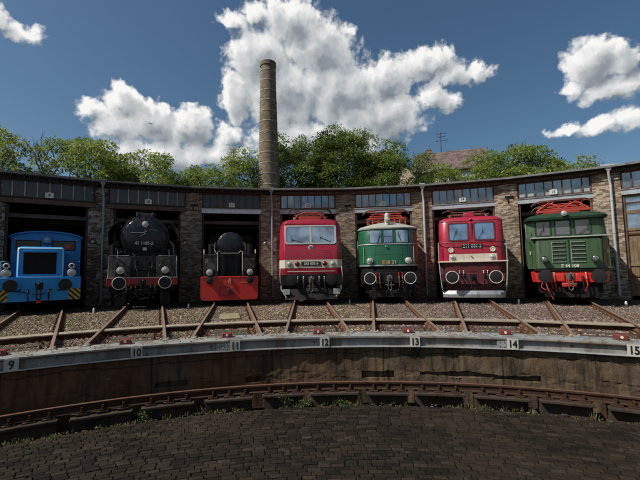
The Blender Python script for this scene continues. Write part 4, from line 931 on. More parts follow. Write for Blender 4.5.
for s in (-1, 1):
    h = MB(); h.tube([(s*1.40, .52, 1.74), (s*1.40, .52, 2.6)], .022); h.tube([(s*1.40, .52, 1.7), (s*1.36, .45, 1.1), (s*1.3, .42, .5)], .022); h.build('stanchion', M_silver, t)
    b = MB(); b.ring((s*.865, nz.y(.865, 2.25)-.02, 2.25), (0,1,0), .095, .022, 22, 8); b.lathe((s*.865, nz.y(.865, 2.25), 2.25), (0,-1,0), [(0, .09), (.02, .08), (.03, .01)], 18); b.build('marker_light', M_cream, t)
    lamp(t, s*.82, 1.93, nz.y(.82, 1.93)-.05, .10, M_cream, .1)
    b = MB(); b.box(s*1.25-.14, s*1.25+.14, .40, .7, .55, .58); b.box(s*1.25-.14, s*1.25+.14, .42, .7, .85, .88); b.build('step', M_dkgrey, t)
text_mesh('211 001-3', .20, 'engine_number', M_ltr, t, (.03, nz.y(0, 2.4)-.02, 2.41), .008, .004, .95)
b = MB(); b.prism(rrect(.03, 2.41, .86, .22, .02), nz.y(0, 2.4)-.012, nz.y(0, 2.4)+.02); b.build('number_board', M_signk, t)
b = MB(); b.bar((-.04, .585, 1.98), (.06, .585, 1.86), .03, .03); b.build('key_slot', M_signk, t)
b = MB(); b.box(-.05, .05, nz.y(0, 3.1)-.05, nz.y(0, 3.1)+.02, 2.72, 3.5); b.sphere((.02, nz.y(0, 3.6)-.03, 3.62), .07); b.build('centre_post', M_redb, t, bevel=.015)
rf = MB(); 
b = MB(); b.box(-1.30, 1.30, .60, .78, .72, 1.20); b.box(-1.1, 1.1, .8, 3, .35, 1.1); b.build('buffer_beam', M_red_dk, t, bevel=.015)
b = MB()
pl = [(-1.28, .52), (-1.0, .36), (0, .28), (1.0, .36), (1.28, .52)]
vs = [(x, y+.02, .16) for x, y in pl] + [(x, y, .30) for x, y in pl] + [(x*1.02, y+.08, .46) for x, y in pl]; vs += [(x, y+.04, z) for x, y, z in vs]; fs = []
for r_ in range(2):
    for k in range(4): q = (r_*5+k, r_*5+k+1, r_*5+k+6, r_*5+k+5); fs += [q, tuple(i_+15 for i_ in q)[::-1]]
for k in range(4): fs += [(k, 15+k, 16+k, k+1), (10+k, 11+k, 26+k, 25+k)]
fs += [(0, 5, 20, 15), (5, 10, 25, 20), (4, 19, 24, 9), (9, 24, 29, 14)]
b.add(vs, fs); b.build('plough', paint('plough_silver', (.34,.36,.38), .4, .35, dirt=.5), t, smooth=25)
buffers(t, .62, .275, True); coupling(t, .60); hoses(t, .60, (-.55, -.38, .44, .60), 1.15, M_dkgrey, M_cream); wheels(t, (2.0, 4.6), .6)
pantograph(t, 2.0, 3.98, 2.1, .32, M_pantdk)
b = MB(); b.box(-.25, .25, 1.3, 1.8, 3.80, 4.0); b.build('roof_box', M_redb, t, bevel=.04)

# ================================================================== stall 15 : green electric with bonnet
t = loco(6, 19.84, .05, 'bonneted_electric_locomotive', 'moss green electric locomotive with louvred bonnet and bright red buffer beam')
nb = Nose([(1.36, 1.16, .62, .14, .12), (2.52, 1.16, .64, .14, .12), (2.60, 1.12, .70, .14, .12)], 1.6, 3)
hd = nb.shell().build('bonnet', M_green2, t, bevel=.01)
for x0, x1 in ((-.56, -.08), (.10, .58)):
    b = MB(); b.box(x0, x1, .615, .63, 1.58, 2.46); lv = b.build('louvre', M_green_dk, t, bevel=.004)
    b = MB()
    for z in np.linspace(1.62, 2.42, 6): b.box(x0+.01, x1-.01, .585, .61, z-.014, z+.014)
    b.box(x0-.01, x0+.012, .59, .612, 1.58, 2.46); b.build('louvre_slat', paint('dull_slat', (.30,.33,.27), .5, .2, dirt=.5), lv)
b = MB(); b.box(0, .03, .60, .63, 1.45, 2.55); b.build('bonnet_seam', M_green_dk, t)
nz = Nose([(1.45, 1.47, 1.5, .28, .30), (2.6, 1.49, 1.45, .28, .30), (3.45, 1.42, 1.42, .28, .3), (3.52, 1.36, 1.42, .28, .3)], 14, 3)
nz.shell().build('cab', M_green2, t, bevel=.012)
b = Nose([(3.44, 1.50, 1.20, .3, .3), (3.52, 1.52, 1.18, .3, .3), (3.66, 1.30, 1.35, .3, .3), (3.76, .95, 1.7, .3, .3), (3.80, .5, 2.2, .3, .3)], 14, 4).shell(); b.build('roof', M_green_dk, t)
b = MB(); b.box(-1.30, 1.30, .58, 1.5, 2.605, 2.66); b.build('ledge', M_roofgrey, t, bevel=.01)
for xc in (-.80, -.08, .62):
    p = frame(rrect(xc, 3.08, .62, .70, .05), rrect(xc, 3.08, .50, .58, .04), nz.y, .02, .02); p.build('window_frame', M_green_dk, t)
    p = panel(rrect(xc, 3.08, .52, .60, .04), nz.y, .005, .02); p.build('windscreen', glass_dark('grey_windscreen', (.10,.10,.12), .12), t, smooth=0)
wiper(t, .5, 2.8, .4, .9, nz.y, M_silver); wiper(t, -.95, 2.8, .35, .5, nz.y)
lamp(t, -.02, 3.66, 1.08, .10, M_roofgrey, .16)
for s in (-1, 1):
    lamp(t, s*.86, 1.73, .36, .125, M_dkgrey, .26).children[0].data.materials[0] = glass_dark('dark_lens', (.10,.10,.10), .1); b = MB(); b.bar((s*.86, .64, 1.60), (s*.86, .5, 1.64), .05); b.build('lamp_bracket', M_green_dk, t)
    b = MB(); b.box(min(s*1.20, s*1.44), max(s*1.20, s*1.44), .85, 1.5, 1.36, 1.42); b.tube([(s*1.38, .85, 1.42), (s*1.38, .85, 2.5), (s*1.36, 1.4, 2.6)], .02); b.build('side_step', M_green2, t)
    b = MB(); b.box(s*1.36-.03, s*1.36+.03, 1.0, 1.03, 1.95, 2.1); b.build('reflector', M_white, t)
    b = MB(); b.add([(s*1.17, .72, 1.36), (s*1.46, 1.3, 1.36), (s*1.48, 1.45, 2.62), (s*1.17, .75, 2.58), (s*1.13, .76, 1.36), (s*1.42, 1.34, 1.36), (s*1.44, 1.49, 2.62), (s*1.13, .79, 2.58)], [(0,1,2,3),(4,7,6,5),(0,4,5,1),(1,5,6,2),(2,6,7,3),(3,7,4,0)]); b.build('side_panel', M_green2, t)
    b = MB(); b.tube([(s*1.45, 1.25, 2.7), (s*1.47, 1.2, 3.3)], .018); b.build('grab_rail', M_silver, t)
text_mesh('E 44 108', .17, 'engine_number', M_ltr, t, (.03, .60, 1.455), .008, .004, 1.0)
b = MB(); b.add([(x, y, z) for z, k in ((.80, .96), (1.24, 1)) for x, y in ((-1.38*k, .95), (-1.22*k, .60), (1.22*k, .60), (1.38*k, .95))], [(0,3,2,1),(4,5,6,7),(0,1,5,4),(1,2,6,5),(2,3,7,6),(3,0,4,7)]); bb = b.build('buffer_beam', M_sig, t, bevel=.02)
b = MB(); b.box(-1.25, 1.25, .54, 1.2, 1.26, 1.33); b.build('front_step', M_black, t, bevel=.01)
for x in (-.35, .35): b = MB(); b.box(x-.16, x+.16, .54, .60, .84, 1.14); b.build('beam_box', M_sig, bb, bevel=.02)
b = MB(); b.box(-1.1, 1.1, .9, 3, .35, 1.1); b.box(-.9, .9, .66, .7, .2, .6); b.build('frame', M_black, t)
b = MB(); b.box(-.3, .2, .5, .62, .62, .78); b.build('lower_valance', M_sig, t, bevel=.02)
buffers(t, .60, .26, False); coupling(t, .58, mat=paint('grey_coupler', (.14,.13,.12), .5, .3, dirt=.5)); hoses(t, .58, (-.55, -.68, .52), 1.02, M_sig, M_cream); hoses(t, .58, (.40,), 1.0); wheels(t, (2.2, 4.4), .6)
b = MB(); b.tube([(-.85, .6, .8), (-.8, .5, .55), (-.7, .45, .3), (-.62, .45, .12)], .022); b.tube([(-.98, .6, .8), (-1.02, .55, .6), (-.9, .5, .5)], .02); b.build('jumper_cable', M_sig, t)
pantograph(t, 1.9, 3.95, 2.1, .42, M_pantred); pantograph(t, 3.9, 3.95, 2.0, .46, M_pantred)
b = MB()
for s in (-1, 1): b.tube([(s*.95, 1.8, 3.9), (s*.5, 1.9, 4.25), (s*.1, 1.9, 4.0)], .035); b.tube([(s*.95, 2.3, 3.9), (s*.3, 2.2, 4.3)], .03)
b.box(-1.0, 1.0, 1.75, 1.85, 3.82, 3.92); b.build('roof_busbar', M_pantred, t)

# ------------------------------------------------------------------ seams, gutters and rivets that break up the plain sheet metal
for o_ in [x for x in bpy.data.objects if x.get('category') == 'locomotive']:
    nm = o_.name
    if nm == 'electric_locomotive':
        nzz = Nose([(1.12, 1.46, .74, .26, .26), (1.5, 1.47, .68, .26, .26), (2.36, 1.47, .68, .26, .28), (2.45, 1.47, .72, .26, .3), (3.60, 1.44, 1.0, .22, .30), (3.80, 1.32, 1.06, .20, .28)], 13, 1)
        nzz.shell(2.375, 2.387, .003, cap=False).build('panel_seam', M_red_dk, o_); nzz.shell(3.66, 3.69, .022, cap=False).build('rain_gutter', M_red, o_); nzz.shell(1.12, 1.16, .01, cap=False).build('lower_edge', M_red_dk, o_)
        for x0, x1 in ((-.62, -.30), (.35, .62)): curved(x0, x1, 1.20, 1.34, nzz.y, .006, .01, 1).build('vent', M_red_dk, o_)
        frame(rrect(.78, 2.16, .34, .26, .02), rrect(.78, 2.16, .32, .24, .015), nzz.y, .003, .01).build('hatch_outline', M_red_dk, o_)
    if nm == 'rounded_electric_locomotive':
        nzz = Nose([(1.60, 1.40, .62, 1.05, .85), (2.6, 1.42, .66, 1.05, .85), (3.20, 1.40, .78, 1.05, .85), (3.36, 1.38, .84, 1.05, .85)], 14, 12)
        for x in (-.62, .62): curved(x-.006, x+.006, 1.66, 2.6, nzz.y, .003, .01, 1).build('panel_seam', M_green_dk, o_)
        nzz.shell(2.12, 2.13, .003, cap=False).build('panel_seam', M_green_dk, o_); nzz.shell(3.32, 3.35, .03, cap=False).build('rain_gutter', M_green_dk, o_)
        m_ = MB()
        for x in np.linspace(-1.1, 1.1, 24):
            for z in (1.69, 2.57): m_.lathe((x, nzz.y(x, z), z), (0,-1,0), [(0, .011), (.008, .008)], 6)
        m_.build('rivets', M_green, o_)
    if nm == 'freight_electric_locomotive':
        nzz = Nose([(1.15, 1.36, .64, .38, .34), (1.9, 1.38, .60, .38, .34), (2.55, 1.38, .62, .38, .34), (3.50, 1.36, .72, .40, .36), (3.66, 1.32, .80, .44, .40), (3.76, 1.18, .95, .5, .5)], 13, 7)
        nzz.shell(3.56, 3.59, .025, cap=False).build('rain_gutter', M_red_dk, o_)
        for x in (-.45, .45): curved(x-.006, x+.006, 2.09, 2.54, nzz.y, .003, .01, 1).build('panel_seam', M_red_dk, o_)
        m_ = MB()
        for x in np.linspace(-.98, .98, 22): m_.lathe((x, nzz.y(x, 2.62), 2.63), (0,-1,0), [(0, .011), (.008, .008)], 6)
        m_.build('rivets', M_redb, o_)
        for x in (-.62, 0, .62): curved(x-.19, x+.19, 1.28, 1.62, nzz.y, .012, .01, 2).build('lower_hatch', M_red_dk, o_, bevel=.004)
    if nm == 'bonneted_electric_locomotive':
        m_ = MB()
        for z in np.linspace(1.42, 2.5, 13):
            for x in (-.99, -.66, .68, .99): m_.lathe((x, .625, z), (0,-1,0), [(0, .013), (.012, .009)], 6)
        for x in np.linspace(-1.3, 1.3, 26): m_.lathe((x, 1.435, 3.42) if abs(x) < 1.1 else (x*.9, 1.435, 3.42), (0,-1,0), [(0, .012), (.010, .009)], 6)
        m_.build('rivets', M_green2, o_)
    if nm == 'diesel_shunter':
        m_ = MB()
        for x in np.linspace(-1.36, 1.36, 18): m_.lathe((x, 4.995, 3.16 if abs(x) > 1.25 else 2.66), (0,-1,0), [(0, .013), (.01, .009)], 6)
        for x in (-.72, .72):
            for z in np.linspace(1.45, 2.5, 9): m_.lathe((x, .915, z), (0,-1,0), [(0, .011), (.01, .008)], 6)
        m_.build('rivets', M_blue, o_)
# ------------------------------------------------------------------ chimney
ch = thing('brick_chimney', 'tall tapering brick factory chimney with pale hoops behind the shed', 'chimney', (-4.3, 39.8, Z_OUT))
def cr(z): return 1.33 - .0226*z
b = MB(); prof = [(z, cr(z)) for z in np.linspace(0, 23.6, 14)] + [(23.62, cr(23.6)+.07), (24.05, cr(24)+.08), (24.1, cr(24)-.02), (24.15, cr(24)-.2), (22, .5)]
b.lathe((0,0,0), (0,0,1), prof, 40, cap=False); b.build('shaft', M_chim, ch, smooth=50)
for k in range(12):
    z = 10.6 + k*1.13; b = MB(); b.lathe((0,0,z), (0,0,1), [(0, cr(z)), (.0, cr(z)+.025), (.09, cr(z)+.02), (.09, cr(z))], 40, cap=False)
    b.build('hoop', paint('pale_hoop', (.38,.34,.27), .7, dirt=.5), ch, smooth=50)
b = MB()
for z in np.arange(1, 23.5, .45): b.tube([(cr(z)*.35-.14, -cr(z)*.94, z), (cr(z)*.35-.14, -cr(z)*.94-.14, z), (cr(z)*.35+.14, -cr(z)*.94-.14, z), (cr(z)*.35+.14, -cr(z)*.90, z)], .012, 4)
b.build('climbing_irons', M_rust, ch)

# ------------------------------------------------------------------ houses behind
M_tile = None
def tile_mat():
    m, nt, b = base('old_red_roof_tiles'); L = nt.links; v = mapping(nt); t = nt.nodes.new('ShaderNodeTexCoord')
    br = nt.nodes.new('ShaderNodeTexBrick'); L.new(mapping(nt, (1,1,1), 'Object'), br.inputs['Vector']); sep = nt.nodes.new('ShaderNodeSeparateXYZ'); L.new(t.outputs['Object'], sep.inputs[0])
    cm = nt.nodes.new('ShaderNodeCombineXYZ'); L.new(sep.outputs[0], cm.inputs[0]); L.new(mathn(nt, 'MULTIPLY', sep.outputs[2], 1.4), cm.inputs[1]); L.new(cm.outputs[0], br.inputs['Vector'])
    br.inputs['Scale'].default_value = 1; br.inputs['Brick Width'].default_value = .32; br.inputs['Row Height'].default_value = .36; br.inputs['Mortar Size'].default_value = .03
    br.inputs['Color1'].default_value = (.07,.045,.038,1); br.inputs['Color2'].default_value = (.125,.085,.072,1); br.inputs['Mortar'].default_value = (.05,.03,.025,1)
    a = noise(nt, v, 1.2, 5, .7); c = mix(nt, ramp(nt, a, [(.45, 0), (.65, .6)]), br.outputs[0], (.22,.17,.145)); L.new(c, b.inputs['Base Color']); b.inputs['Roughness'].default_value = .85
    bump(nt, b, br.outputs['Fac'], .6, .05); return m
M_tile = tile_mat(); M_render = paint('cream_house_render', (.46,.38,.29), .85, dirt=.35, dcol=(.22,.18,.14)); M_renderw = paint('white_window_paint', (.62,.62,.60), .6, dirt=.2)
def house(name, label, loc, rz, L, D, ze, zr, wins, chims, gable=False):
    h = thing(name, label, 'house', loc, rz)
    b = MB(); b.prism([(0,0), (D,0), (D,ze), (D/2,zr-.15), (0,ze)], 0, L); b.xf(Matrix(((0,1,0,0),(1,0,0,0),(0,0,1,0),(0,0,0,1)))); b.build('wall', M_render, h)
    b = MB(); sl = (zr-ze)/(D/2)
    b.prism([(-.5, ze-.5*sl), (D/2, zr), (D+.5, ze-.5*sl), (D+.5, ze-.5*sl+.2), (D/2, zr+.2), (-.5, ze-.5*sl+.2)], -.25, L+.25); b.xf(Matrix(((0,1,0,0),(1,0,0,0),(0,0,1,0),(0,0,0,1)))); rf = b.build('roof', M_tile, h)
    for x, z in wins:
        b = MB()
        for x0, x1, z0, z1 in ((x-.6, x+.6, z-.8, z-.7), (x-.6, x+.6, z+.7, z+.8), (x-.6, x-.5, z-.7, z+.7), (x+.5, x+.6, z-.7, z+.7), (x-.04, x+.04, z-.7, z+.7), (x-.5, x+.5, z+.2, z+.27)): b.box(x0, x1, -.06, .03, z0, z1)
        w = b.build('window', M_renderw, h); b = MB(); b.box(x-.5, x+.5, -.02, .01, z-.7, z+.7); b.build('pane', M_glass, w)
    for x, y, w_, hh in chims:
        b = MB(); b.box(x-w_/2, x+w_/2, y-.35, y+.35, zr-1, zr+hh); b.box(x-w_/2-.05, x+w_/2+.05, y-.4, y+.4, zr+hh, zr+hh+.12)
        for q in (-.25, .25): b.cyl((x+q*w_, y, zr+hh+.1), (x+q*w_, y, zr+hh+.4), .11)
        b.build('chimney_stack', M_brick, rf)
    return h, rf
rz = math.atan2(-3.3, 8.9)
h, rf = house('tiled_house', 'house with old red tiled roof and aerial above the trees right of centre', (15.2, 54.6, Z_OUT), rz, 10.0, 8.4, 15.9, 19.35, [(1.6, 14.2), (4.2, 14.2), (7.2, 14.2), (1.6, 10.8), (4.2, 10.8), (7.2, 10.8)], [(2.0, 4.2, .8, .6)])
b = MB(); b.tube([(3.9, 4.2, 19.3), (3.9, 4.2, 22.6)], .05)
for z, l in ((22.4, .9), (21.9, .7), (21.3, 1.0)):
    b.tube([(3.9-l*.7, 4.2, z), (3.9+l, 4.2, z+.08)], .025, 5)
    for x in np.linspace(-l*.6, l*.9, 5): b.tube([(3.9+x, 3.9, z+.03), (3.9+x, 4.5, z+.03)], .018, 4)
b.build('aerial', M_dkgrey, rf)
b = MB(); b.box(8.3, 10.1, -.4, .3, 15.5, 16.9)
h2, rf2 = house('gabled_house', 'cream gabled house half hidden behind the large central tree', (9.0, 66.5, Z_OUT), rz-PI/2+.12, 8, 9.0, 16.4, 20.0, [], [])

# ------------------------------------------------------------------ trees
def leaf_mat(name, c1, c2, c3):
    m, nt, b = base(name); L = nt.links; at = nt.nodes.new('ShaderNodeVertexColor'); at.layer_name = 'tone'
    c = ramp(nt, at.outputs[0], [(0, c1), (.55, c2), (1, c3)]); L.new(c, b.inputs['Base Color']); b.inputs['Roughness'].default_value = .5
    tr = nt.nodes.new('ShaderNodeBsdfTranslucent'); L.new(mix(nt, .5, c, (.22,.28,.03), 'MIX'), tr.inputs[0]); mx = nt.nodes.new('ShaderNodeMixShader'); mx.inputs[0].default_value = .42
    L.new(b.outputs[0], mx.inputs[1]); L.new(tr.outputs[0], mx.inputs[2]); L.new(mx.outputs[0], nt.nodes['Material Output'].inputs[0]); return m
M_leafA = leaf_mat('ash_leaves', (.06,.10,.022), (.18,.25,.055), (.40,.43,.15))
M_leafB = leaf_mat('dense_leaves', (.025,.055,.013), (.085,.15,.035), (.22,.29,.09))
M_leafC = leaf_mat('olive_leaves', (.08,.115,.022), (.22,.26,.06), (.37,.38,.13))
M_bark = timber('tree_bark', (.11,.09,.065), .9)
def leaves(centres, rads, per, lsz, name, mat, parent, flat=.75, droop=.35, rng=RNG):
    P = []; Dr = []; Tn = []
    for c, r in zip(centres, rads):
        n = int(per * (r/1.0)**2); d = rng.normal(size=(n, 3)); d /= np.linalg.norm(d, axis=1)[:, None]; d[:, 2] = np.abs(d[:, 2])*np.where(rng.random(n) < .8, 1, -1)
        rr = r*(.45+.55*rng.random(n)**.5)*(1+.35*rng.normal(size=n)*.5)
        P.append(np.array(c) + d*rr[:, None]*np.array([1, 1, flat])); Dr.append(d + rng.normal(size=(n, 3))*.55); Tn.append(np.clip(.5*rng.random(n) + .5*rng.random() , 0, 1))
    P = np.concatenate(P); D = np.concatenate(Dr); Tn = np.concatenate(Tn); D[:, 2] -= droop; D /= np.linalg.norm(D, axis=1)[:, None]; n = len(P)
    sd = np.cross(D, np.array([0, 0, 1.]) + rng.normal(size=(n, 3))*.45); sd /= np.linalg.norm(sd, axis=1)[:, None]
    ln = lsz*(.7+.6*rng.random(n)); wd = ln*(.30+.15*rng.random(n)); up = np.cross(sd, D)
    v0 = P; v1 = P + D*ln[:, None]*.5 + sd*wd[:, None]*.5; v2 = P + D*ln[:, None] - up*(ln*.12)[:, None]; v3 = P + D*ln[:, None]*.5 - sd*wd[:, None]*.5
    V = np.stack([v0, v1, v2, v3], 1).reshape(-1, 3); me = bpy.data.meshes.new(name); me.vertices.add(4*n); me.vertices.foreach_set('co', V.ravel())
    me.loops.add(4*n); me.loops.foreach_set('vertex_index', np.arange(4*n)); me.polygons.add(n); me.polygons.foreach_set('loop_start', np.arange(n)*4); me.polygons.foreach_set('loop_total', np.full(n, 4)); me.update(calc_edges=True)
    ca = me.color_attributes.new('tone', 'FLOAT_COLOR', 'POINT'); cc = np.repeat(Tn, 4); ca.data.foreach_set('color', np.stack([cc, cc, cc, np.ones_like(cc)], 1).ravel()); me.materials.append(mat)
    o = bpy.data.objects.new(name, me); COL.objects.link(o); o.parent = parent; return o
def limbs(mb, base_, ends, r0, n=6):
    for e in ends:
        e = Vector(e); s = Vector(base_) * 1.0; mid = s.lerp(e, .5) + Vector((random.uniform(-.4, .4), random.uniform(-.4, .4), random.uniform(-.2, .7)))
        q1 = s.lerp(mid, .5) + Vector((random.uniform(-.15, .15),)*3); q2 = mid.lerp(e, .5) + Vector((random.uniform(-.2, .2), random.uniform(-.2, .2), .15)); mb.tube([s, q1, mid, q2, e], [r0, r0*.75, r0*.5, r0*.32, r0*.1], n)
def tree(name, label, x, y, top, rad, zlow, mat, ncl=70, per=120, clr=.85, lsz=.34, seed=1, flat=.7, cx=0, group='trees behind the shed', open_=.0):
    random.seed(seed); rng = np.random.default_rng(seed); t = thing(name, label, 'tree', (x, y, Z_OUT), 0, group)
    H = top + .15; zc = (H+zlow)/2; hz = (H-zlow)/2; C = []; Rr = []
    tries = 0
    while len(C) < ncl and tries < 4000:
        tries += 1; d = rng.normal(size=3); d /= np.linalg.norm(d); k = (.55+.45*rng.random()**.6); zf = d[2]*k
        wob = 1 + .22*math.sin(3*math.atan2(d[1], d[0])+seed) + .12*math.sin(7*math.atan2(d[1], d[0])+seed*2)
        p = np.array([d[0]*k*rad*wob, d[1]*k*rad*wob, zc + zf*hz*.93 - .1*hz]); 
        r = clr*(.55+.75*rng.random())
        if p[2]+r*flat > H or p[2] < zlow: continue
        if open_ and any(np.linalg.norm(p-q) < open_ for q in C): continue
        C.append(p); Rr.append(r)
    leaves(C, Rr, per, lsz, 'crown', mat, t, flat, rng=rng)
    mb = MB(); ht = zlow*.75; lean = (rng.random()-.5)*.8
    mb.tube([(0,0,-.2), (lean*.2, 0, ht*.5), (lean*.5, .1, ht), (lean, .1, zc)], [.04*top*.7, .03*top*.7, .024*top*.7, .012*top*.7], 10)
    for p, r in list(zip(C, Rr)): 
        if rng.random() < .6: limbs(mb, (lean*(.5+.4*rng.random()), .1, ht + (zc-ht)*rng.random()), [p], .055+.05*rng.random())
    mb.build('trunk', M_bark, t); return t
tree('ash_tree', 'yellow green tree at the far left edge above the shed roof', -29.0, 32.5, 16.2, 4.6, 6.5, M_leafC, 95, 230, .95, .30, 3, .5, open_=.75)
tree('ash_tree', 'feathery light green tree with tiered branches above the blue diesel stall', -21.0, 36.5, 15.0, 4.0, 7, M_leafA, 90, 230, .95, .30, 4, .5, open_=.8)
tree('ash_tree', 'light green spreading tree above the black steam engine stall', -16.2, 37.5, 13.9, 4.2, 6.5, M_leafA, 100, 240, .95, .29, 5, .5, open_=.7)
tree('shrubby_tree', 'low bushy green tree left of the brick chimney', -11.2, 41.5, 13.3, 3.8, 7, M_leafA, 100, 230, .85, .28, 6)
tree('shrubby_tree', 'bushy tree touching the left side of the brick chimney', -6.7, 42.5, 15.9, 3.5, 7, M_leafA, 100, 230, .85, .28, 7)
tree('broad_tree', 'tall dense dark green tree just right of the chimney', -1.3, 46.5, 18.9, 5.0, 6, M_leafB, 170, 270, 1.1, .28, 8, .75)
tree('broad_tree', 'tallest broad dense tree in the centre above the green rounded engine', 4.6, 44.5, 18.9, 5.4, 6, M_leafB, 180, 270, 1.1, .28, 9, .75)
tree('broad_tree', 'rounded green tree on the right shoulder of the tallest tree', 9.6, 43.0, 16.4, 4.2, 6, M_leafB, 130, 260, .95, .28, 10, .75)
tree('light_tree', 'light green tree in front of the red tiled roof', 14.7, 41.0, 13.3, 3.7, 6, M_leafA, 95, 230, .9, .28, 11)
tree('light_tree', 'light green tree just right of the tiled house', 19.3, 39.5, 14.2, 3.3, 6, M_leafA, 100, 230, .9, .28, 12)
tree('light_tree', 'tallest of the light green trees at the right', 22.0, 37.0, 14.6, 3.4, 6, M_leafA, 90, 230, .9, .29, 13, .6, open_=.6)
tree('light_tree', 'rightmost light green tree above the louvred green engine', 24.6, 35.5, 12.4, 2.7, 6, M_leafC, 60, 220, .85, .28, 14, .6)
random.seed(21)
bt = thing('bare_tree', 'leafless grey branches sticking up between the trees at the left', 'tree', (-24.2, 35.0, Z_OUT), 0)
mb = MB()
def twig(p, d, l, r, lev):
    q = p + d*l; m_ = p.lerp(q, .5) + Vector((random.uniform(-1, 1), random.uniform(-1, 1), 0))*l*.06; mb.tube([p, m_, q], [r, r*.8, r*.6], 5)
    if lev: 
        for k in range(3 if lev > 1 else 4):
            e = (d + Vector((random.uniform(-.7, .7), random.uniform(-.5, .5), random.uniform(-.1, .5)))).normalized(); twig(p.lerp(q, random.uniform(.55, 1)), e, l*random.uniform(.5, .8), r*.55, lev-1)
mb.tube([(0,0,-.2), (.1,0,5), (.3,0,9.2)], [.25,.18,.13], 8)
for d in ((-.6,0,1), (.15,.1,1), (.55,0,.9), (-.2,-.3,1)): twig(Vector((.3,0,9.2)), Vector(d).normalized(), 2.2, .09, 3)
mb.build('trunk', timber('dead_bark', (.20,.18,.15), .9), bt); bt.location.z += .9

# ------------------------------------------------------------------ bird
bi = MB(); bi.lathe((-.22, 0, 0), (1, 0, 0), [(0, .01), (.08, .05), (.2, .07), (.32, .06), (.40, .045), (.46, .02), (.5, .004)], 10)
for s in (-1, 1): bi.add([(.12, s*.04, .01), (-.08, s*.04, .01), (-.06, s*.26, .10), (.10, s*.26, .12), (-.10, s*.55, .06), (.0, s*.5, .09), (.12, s*.04, -.01), (-.08, s*.04, -.01), (-.06, s*.26, .09), (.10, s*.26, .10)], [(0,1,2,3),(3,2,4,5),(6,9,8,7),(0,3,9,6),(1,7,8,2)])
bi.add([(-.15, -.03, 0), (-.36, -.09, 0), (-.36, .09, 0), (-.15, .03, 0)], [(0,1,2,3)])
o = bi.build('bird', M_black, loc=(-15.5, 36.9, 16.1), rz=2.2); o.scale = (.6,.6,.6); tag(o, 'small dark bird flying in front of the left cloud', 'bird')

# ------------------------------------------------------------------ weeds and grass
M_grass = leaf_mat('weed_green', (.05,.06,.02), (.11,.10,.04), (.26,.21,.11))
def blades(pts, h, name, label, lean=.5):
    V = []; F = []; T = []
    for x, y, z, s in pts:
        for _ in range(random.randint(4, 9)):
            a = random.uniform(0, 2*PI); l = h*s*random.uniform(.5, 1.3); dx, dy = math.cos(a), math.sin(a); w = random.uniform(.006, .012); k = random.uniform(.1, lean); px, py = x+random.uniform(-.04, .04), y+random.uniform(-.04, .04)
            n = len(V); V += [(px-dy*w, py+dx*w, z), (px+dy*w, py-dx*w, z), (px+dx*l*k*.5+dy*w*.7, py+dy*l*k*.5-dx*w*.7, z+l*.6), (px+dx*l*k*.5-dy*w*.7, py+dy*l*k*.5+dx*w*.7, z+l*.6), (px+dx*l*k*1.3, py+dy*l*k*1.3, z+l)]
            F += [(n, n+1, n+2, n+3), (n+3, n+2, n+4)]; T += [random.random()]*5
    me = bpy.data.meshes.new(name); me.from_pydata(V, [], F); me.materials.append(M_grass); ca = me.color_attributes.new('tone', 'FLOAT_COLOR', 'POINT'); ca.data.foreach_set('color', np.repeat(np.array(T), 4))
    o = bpy.data.objects.new(name, me); COL.objects.link(o); o['kind'] = 'stuff'; o['label'] = label; return o
def pts_arc(n, r0, r1, a0, a1, z, clump=0):
    out = []
    while len(out) < n:
        a = random.uniform(a0, a1); R = random.uniform(r0, r1)
        if clump and (math.sin(a*23+1.3)+math.sin(a*61)+.6*math.sin(R*5)) < clump: continue
        p = pol(a, R, z); out.append((p.x, p.y, z, random.uniform(.4, 1.2)))
    return out
e0_, e1_ = -.75, .72
blades(pts_arc(200, 10.22, 10.46, e0_, e1_, Z_PIT-.03, -.2), .05, 'pit_grass', 'dry grass tufts along the edge of the pit paving')
blades(pts_arc(80, 10.1, 10.4, -.72, -.35, Z_PIT-.03, .0), .055, 'pit_grass', 'dry grass on the left edge of the pit paving')
blades(pts_arc(200, 11.9, 14.0, e0_, e1_, -.19, .2) + pts_arc(700, 14.5, 21.5, e0_, .1, -.15, -.2) + pts_arc(180, 14.5, 21.5, .1, e1_, -.15, .2), .06, 'trackside_grass', 'sparse grass growing in the gravel between the tracks')
def weed(x, label, R=10.42, h=.3, seed=0, z=Z_PIT-.05):
    random.seed(seed); rng = np.random.default_rng(seed+50); p = pol(R_(x), R, z); t = thing('weed_plant', label, 'weed', p, 0, 'weeds in the turntable pit')
    mb = MB(); C = []
    for k in range(5):
        e = Vector((random.uniform(-.13, .13), random.uniform(-.08, .08), h*random.uniform(.55, 1))); mb.tube([(0,0,0), e*.5+Vector((.01,0,0)), e], .006, 5); C.append(np.array(e)*.95); C.append(np.array(e)*.6)
    mb.build('stem', M_grass, t); leaves(C, [.06]*len(C), 2200, .045, 'leaves', M_leafB, t, 1.1, .2, rng)
weed(-4.9, 'tallest leafy weed beside the ring rail at the foot of the wall left of centre', h=.30, seed=1); weed(-19.3, 'small green weed by the ring rail at the left', h=.16, seed=2)
weed(1.2, 'thin weed by the ring rail below plate 13', h=.12, seed=3); weed(-2.8, 'low yellowish weed just right of the tallest weed', h=.13, seed=4)
o = blades(pts_arc(60, 10.25, 10.5, -.65, .5, Z_PIT-.03, .4), .09, 'pit_grass', 'taller grass clumps along the ring rail')

